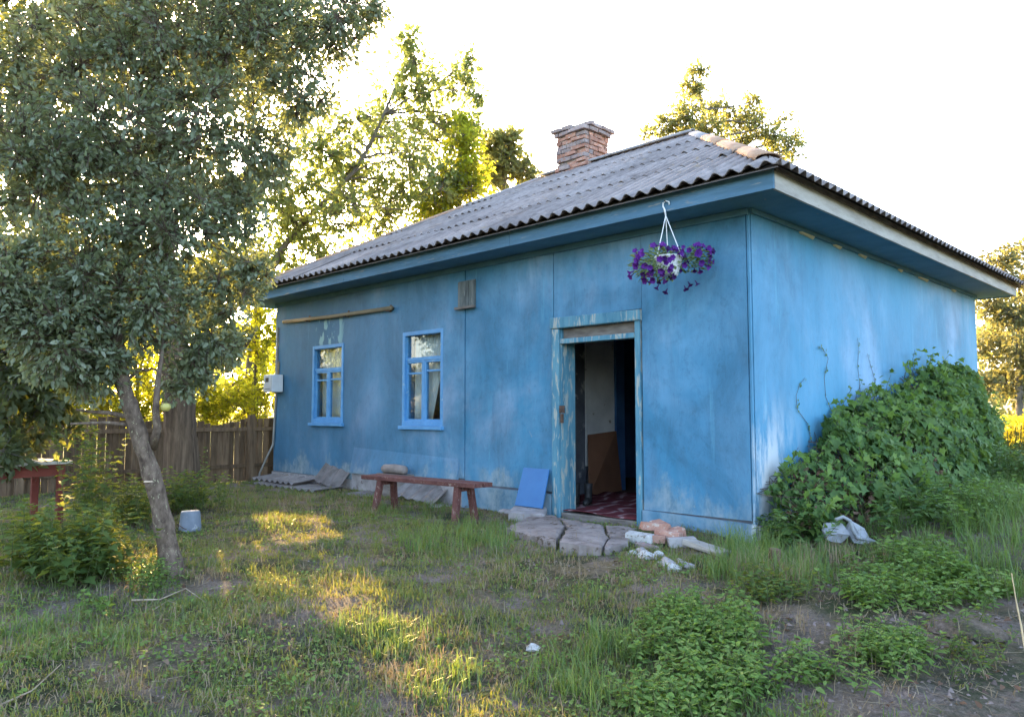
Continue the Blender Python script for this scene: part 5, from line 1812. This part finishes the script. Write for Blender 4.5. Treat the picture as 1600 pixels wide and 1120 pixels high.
def tall_at(name, lst, seed, mat='tall_grass'):
    r = np.random.default_rng(seed)
    Ps, Hs = [], []
    for u, v, ru, rv, n, h in lst:
        for p in area(u, v, ru, rv, max(1, n // 14), int(u)):
            q = np.repeat(p[None], 14, 0) + np.concatenate([r.normal(size=(14, 2)) * .035, np.zeros((14, 1))], 1)
            q[:, 2] = ground_z(q[:, 0], q[:, 1]) - .005
            Ps.append(q); Hs.append(h * r.uniform(.5, 1.15, 14))
    P = np.concatenate(Ps); H = np.concatenate(Hs)
    V, F4, F3 = blades(P, H, r.uniform(.0032, .0072, len(P)), np.clip(.5 + r.normal(size=len(P)) * .25, 0, .95), 0, r)
    return kind(np_mesh(name, V, [F4, F3], M[mat]), 'stuff')


tall_at('tall_grass', [(720, 850, 95, 26, 900, .24), (620, 800, 80, 10, 260, .18), (1165, 875, 50, 20, 560, .32), (1150, 905, 40, 14, 300, .26), (1270, 875, 60, 14, 300, .2), (1400, 868, 50, 14, 300, .22), (1450, 840, 90, 26, 900, .26), (1550, 810, 60, 40, 1500, .30), (1440, 805, 90, 22, 1300, .26), (1580, 765, 40, 20, 700, .30), (1570, 880, 40, 20, 250, .22), (960, 1015, 60, 26, 420, .18), (580, 985, 60, 22, 300, .14),
                       (1240, 905, 60, 20, 500, .28), (500, 775, 70, 8, 200, .14), (880, 1060, 60, 30, 260, .14), (100, 1000, 120, 40, 600, .13), (660, 1010, 40, 26, 150, .14), (690, 1070, 60, 44, 420, .13), (610, 1010, 40, 30, 260, .13), (420, 820, 50, 10, 200, .14), (950, 1085, 70, 26, 360, .17), (360, 790, 60, 10, 240, .16)], 3)

tall_at('dry_weeds', [(1120, 818, 50, 10, 420, .2), (1215, 905, 70, 20, 260, .24), (1340, 880, 90, 20, 260, .22), (470, 790, 80, 14, 420, .14), (1000, 905, 120, 24, 320, .08), (660, 1050, 60, 50, 420, .11), (560, 800, 60, 10, 160, .14), (330, 900, 40, 10, 160, .09), (1180, 985, 90, 30, 260, .1)], 4, 'dead')

# twigs, stalks
def twig(name, pts, r, label, cat, m='twig', group=None):
    P = []
    for u, v, h in pts:
        p = on_g(u, v); P.append(p + [0, 0, h])
    mb = MB(); mb.tube(P, np.linspace(r, r * .4, len(P)), 6)
    return tag(mb.build(name, M[m], None, 0, True), label, cat, group)


twig('fallen_branch', [(205, 942, .02), (250, 943, .03), (290, 930, .05), (322, 948, .03)], .007, 'bent pale fallen branch on the grass below the leaning trunk', 'branch')
twig('fallen_branch', [(240, 957, .02), (262, 945, .03), (290, 952, .02)], .005, 'thin fallen side twig crossing the bent branch', 'branch')
twig('fallen_branch', [(-10, 1112, .02), (50, 1088, .03), (95, 1058, .07)], .006, 'dry stalk lying at the lower left corner of the yard', 'branch')
twig('dry_stalk', [(1604, 1030, .01), (1597, 1010, .12), (1590, 995, .22), (1585, 990, .36)], .007, 'tall dry stalk leaning at the right-hand edge over bare soil', 'stalk', 'straw')
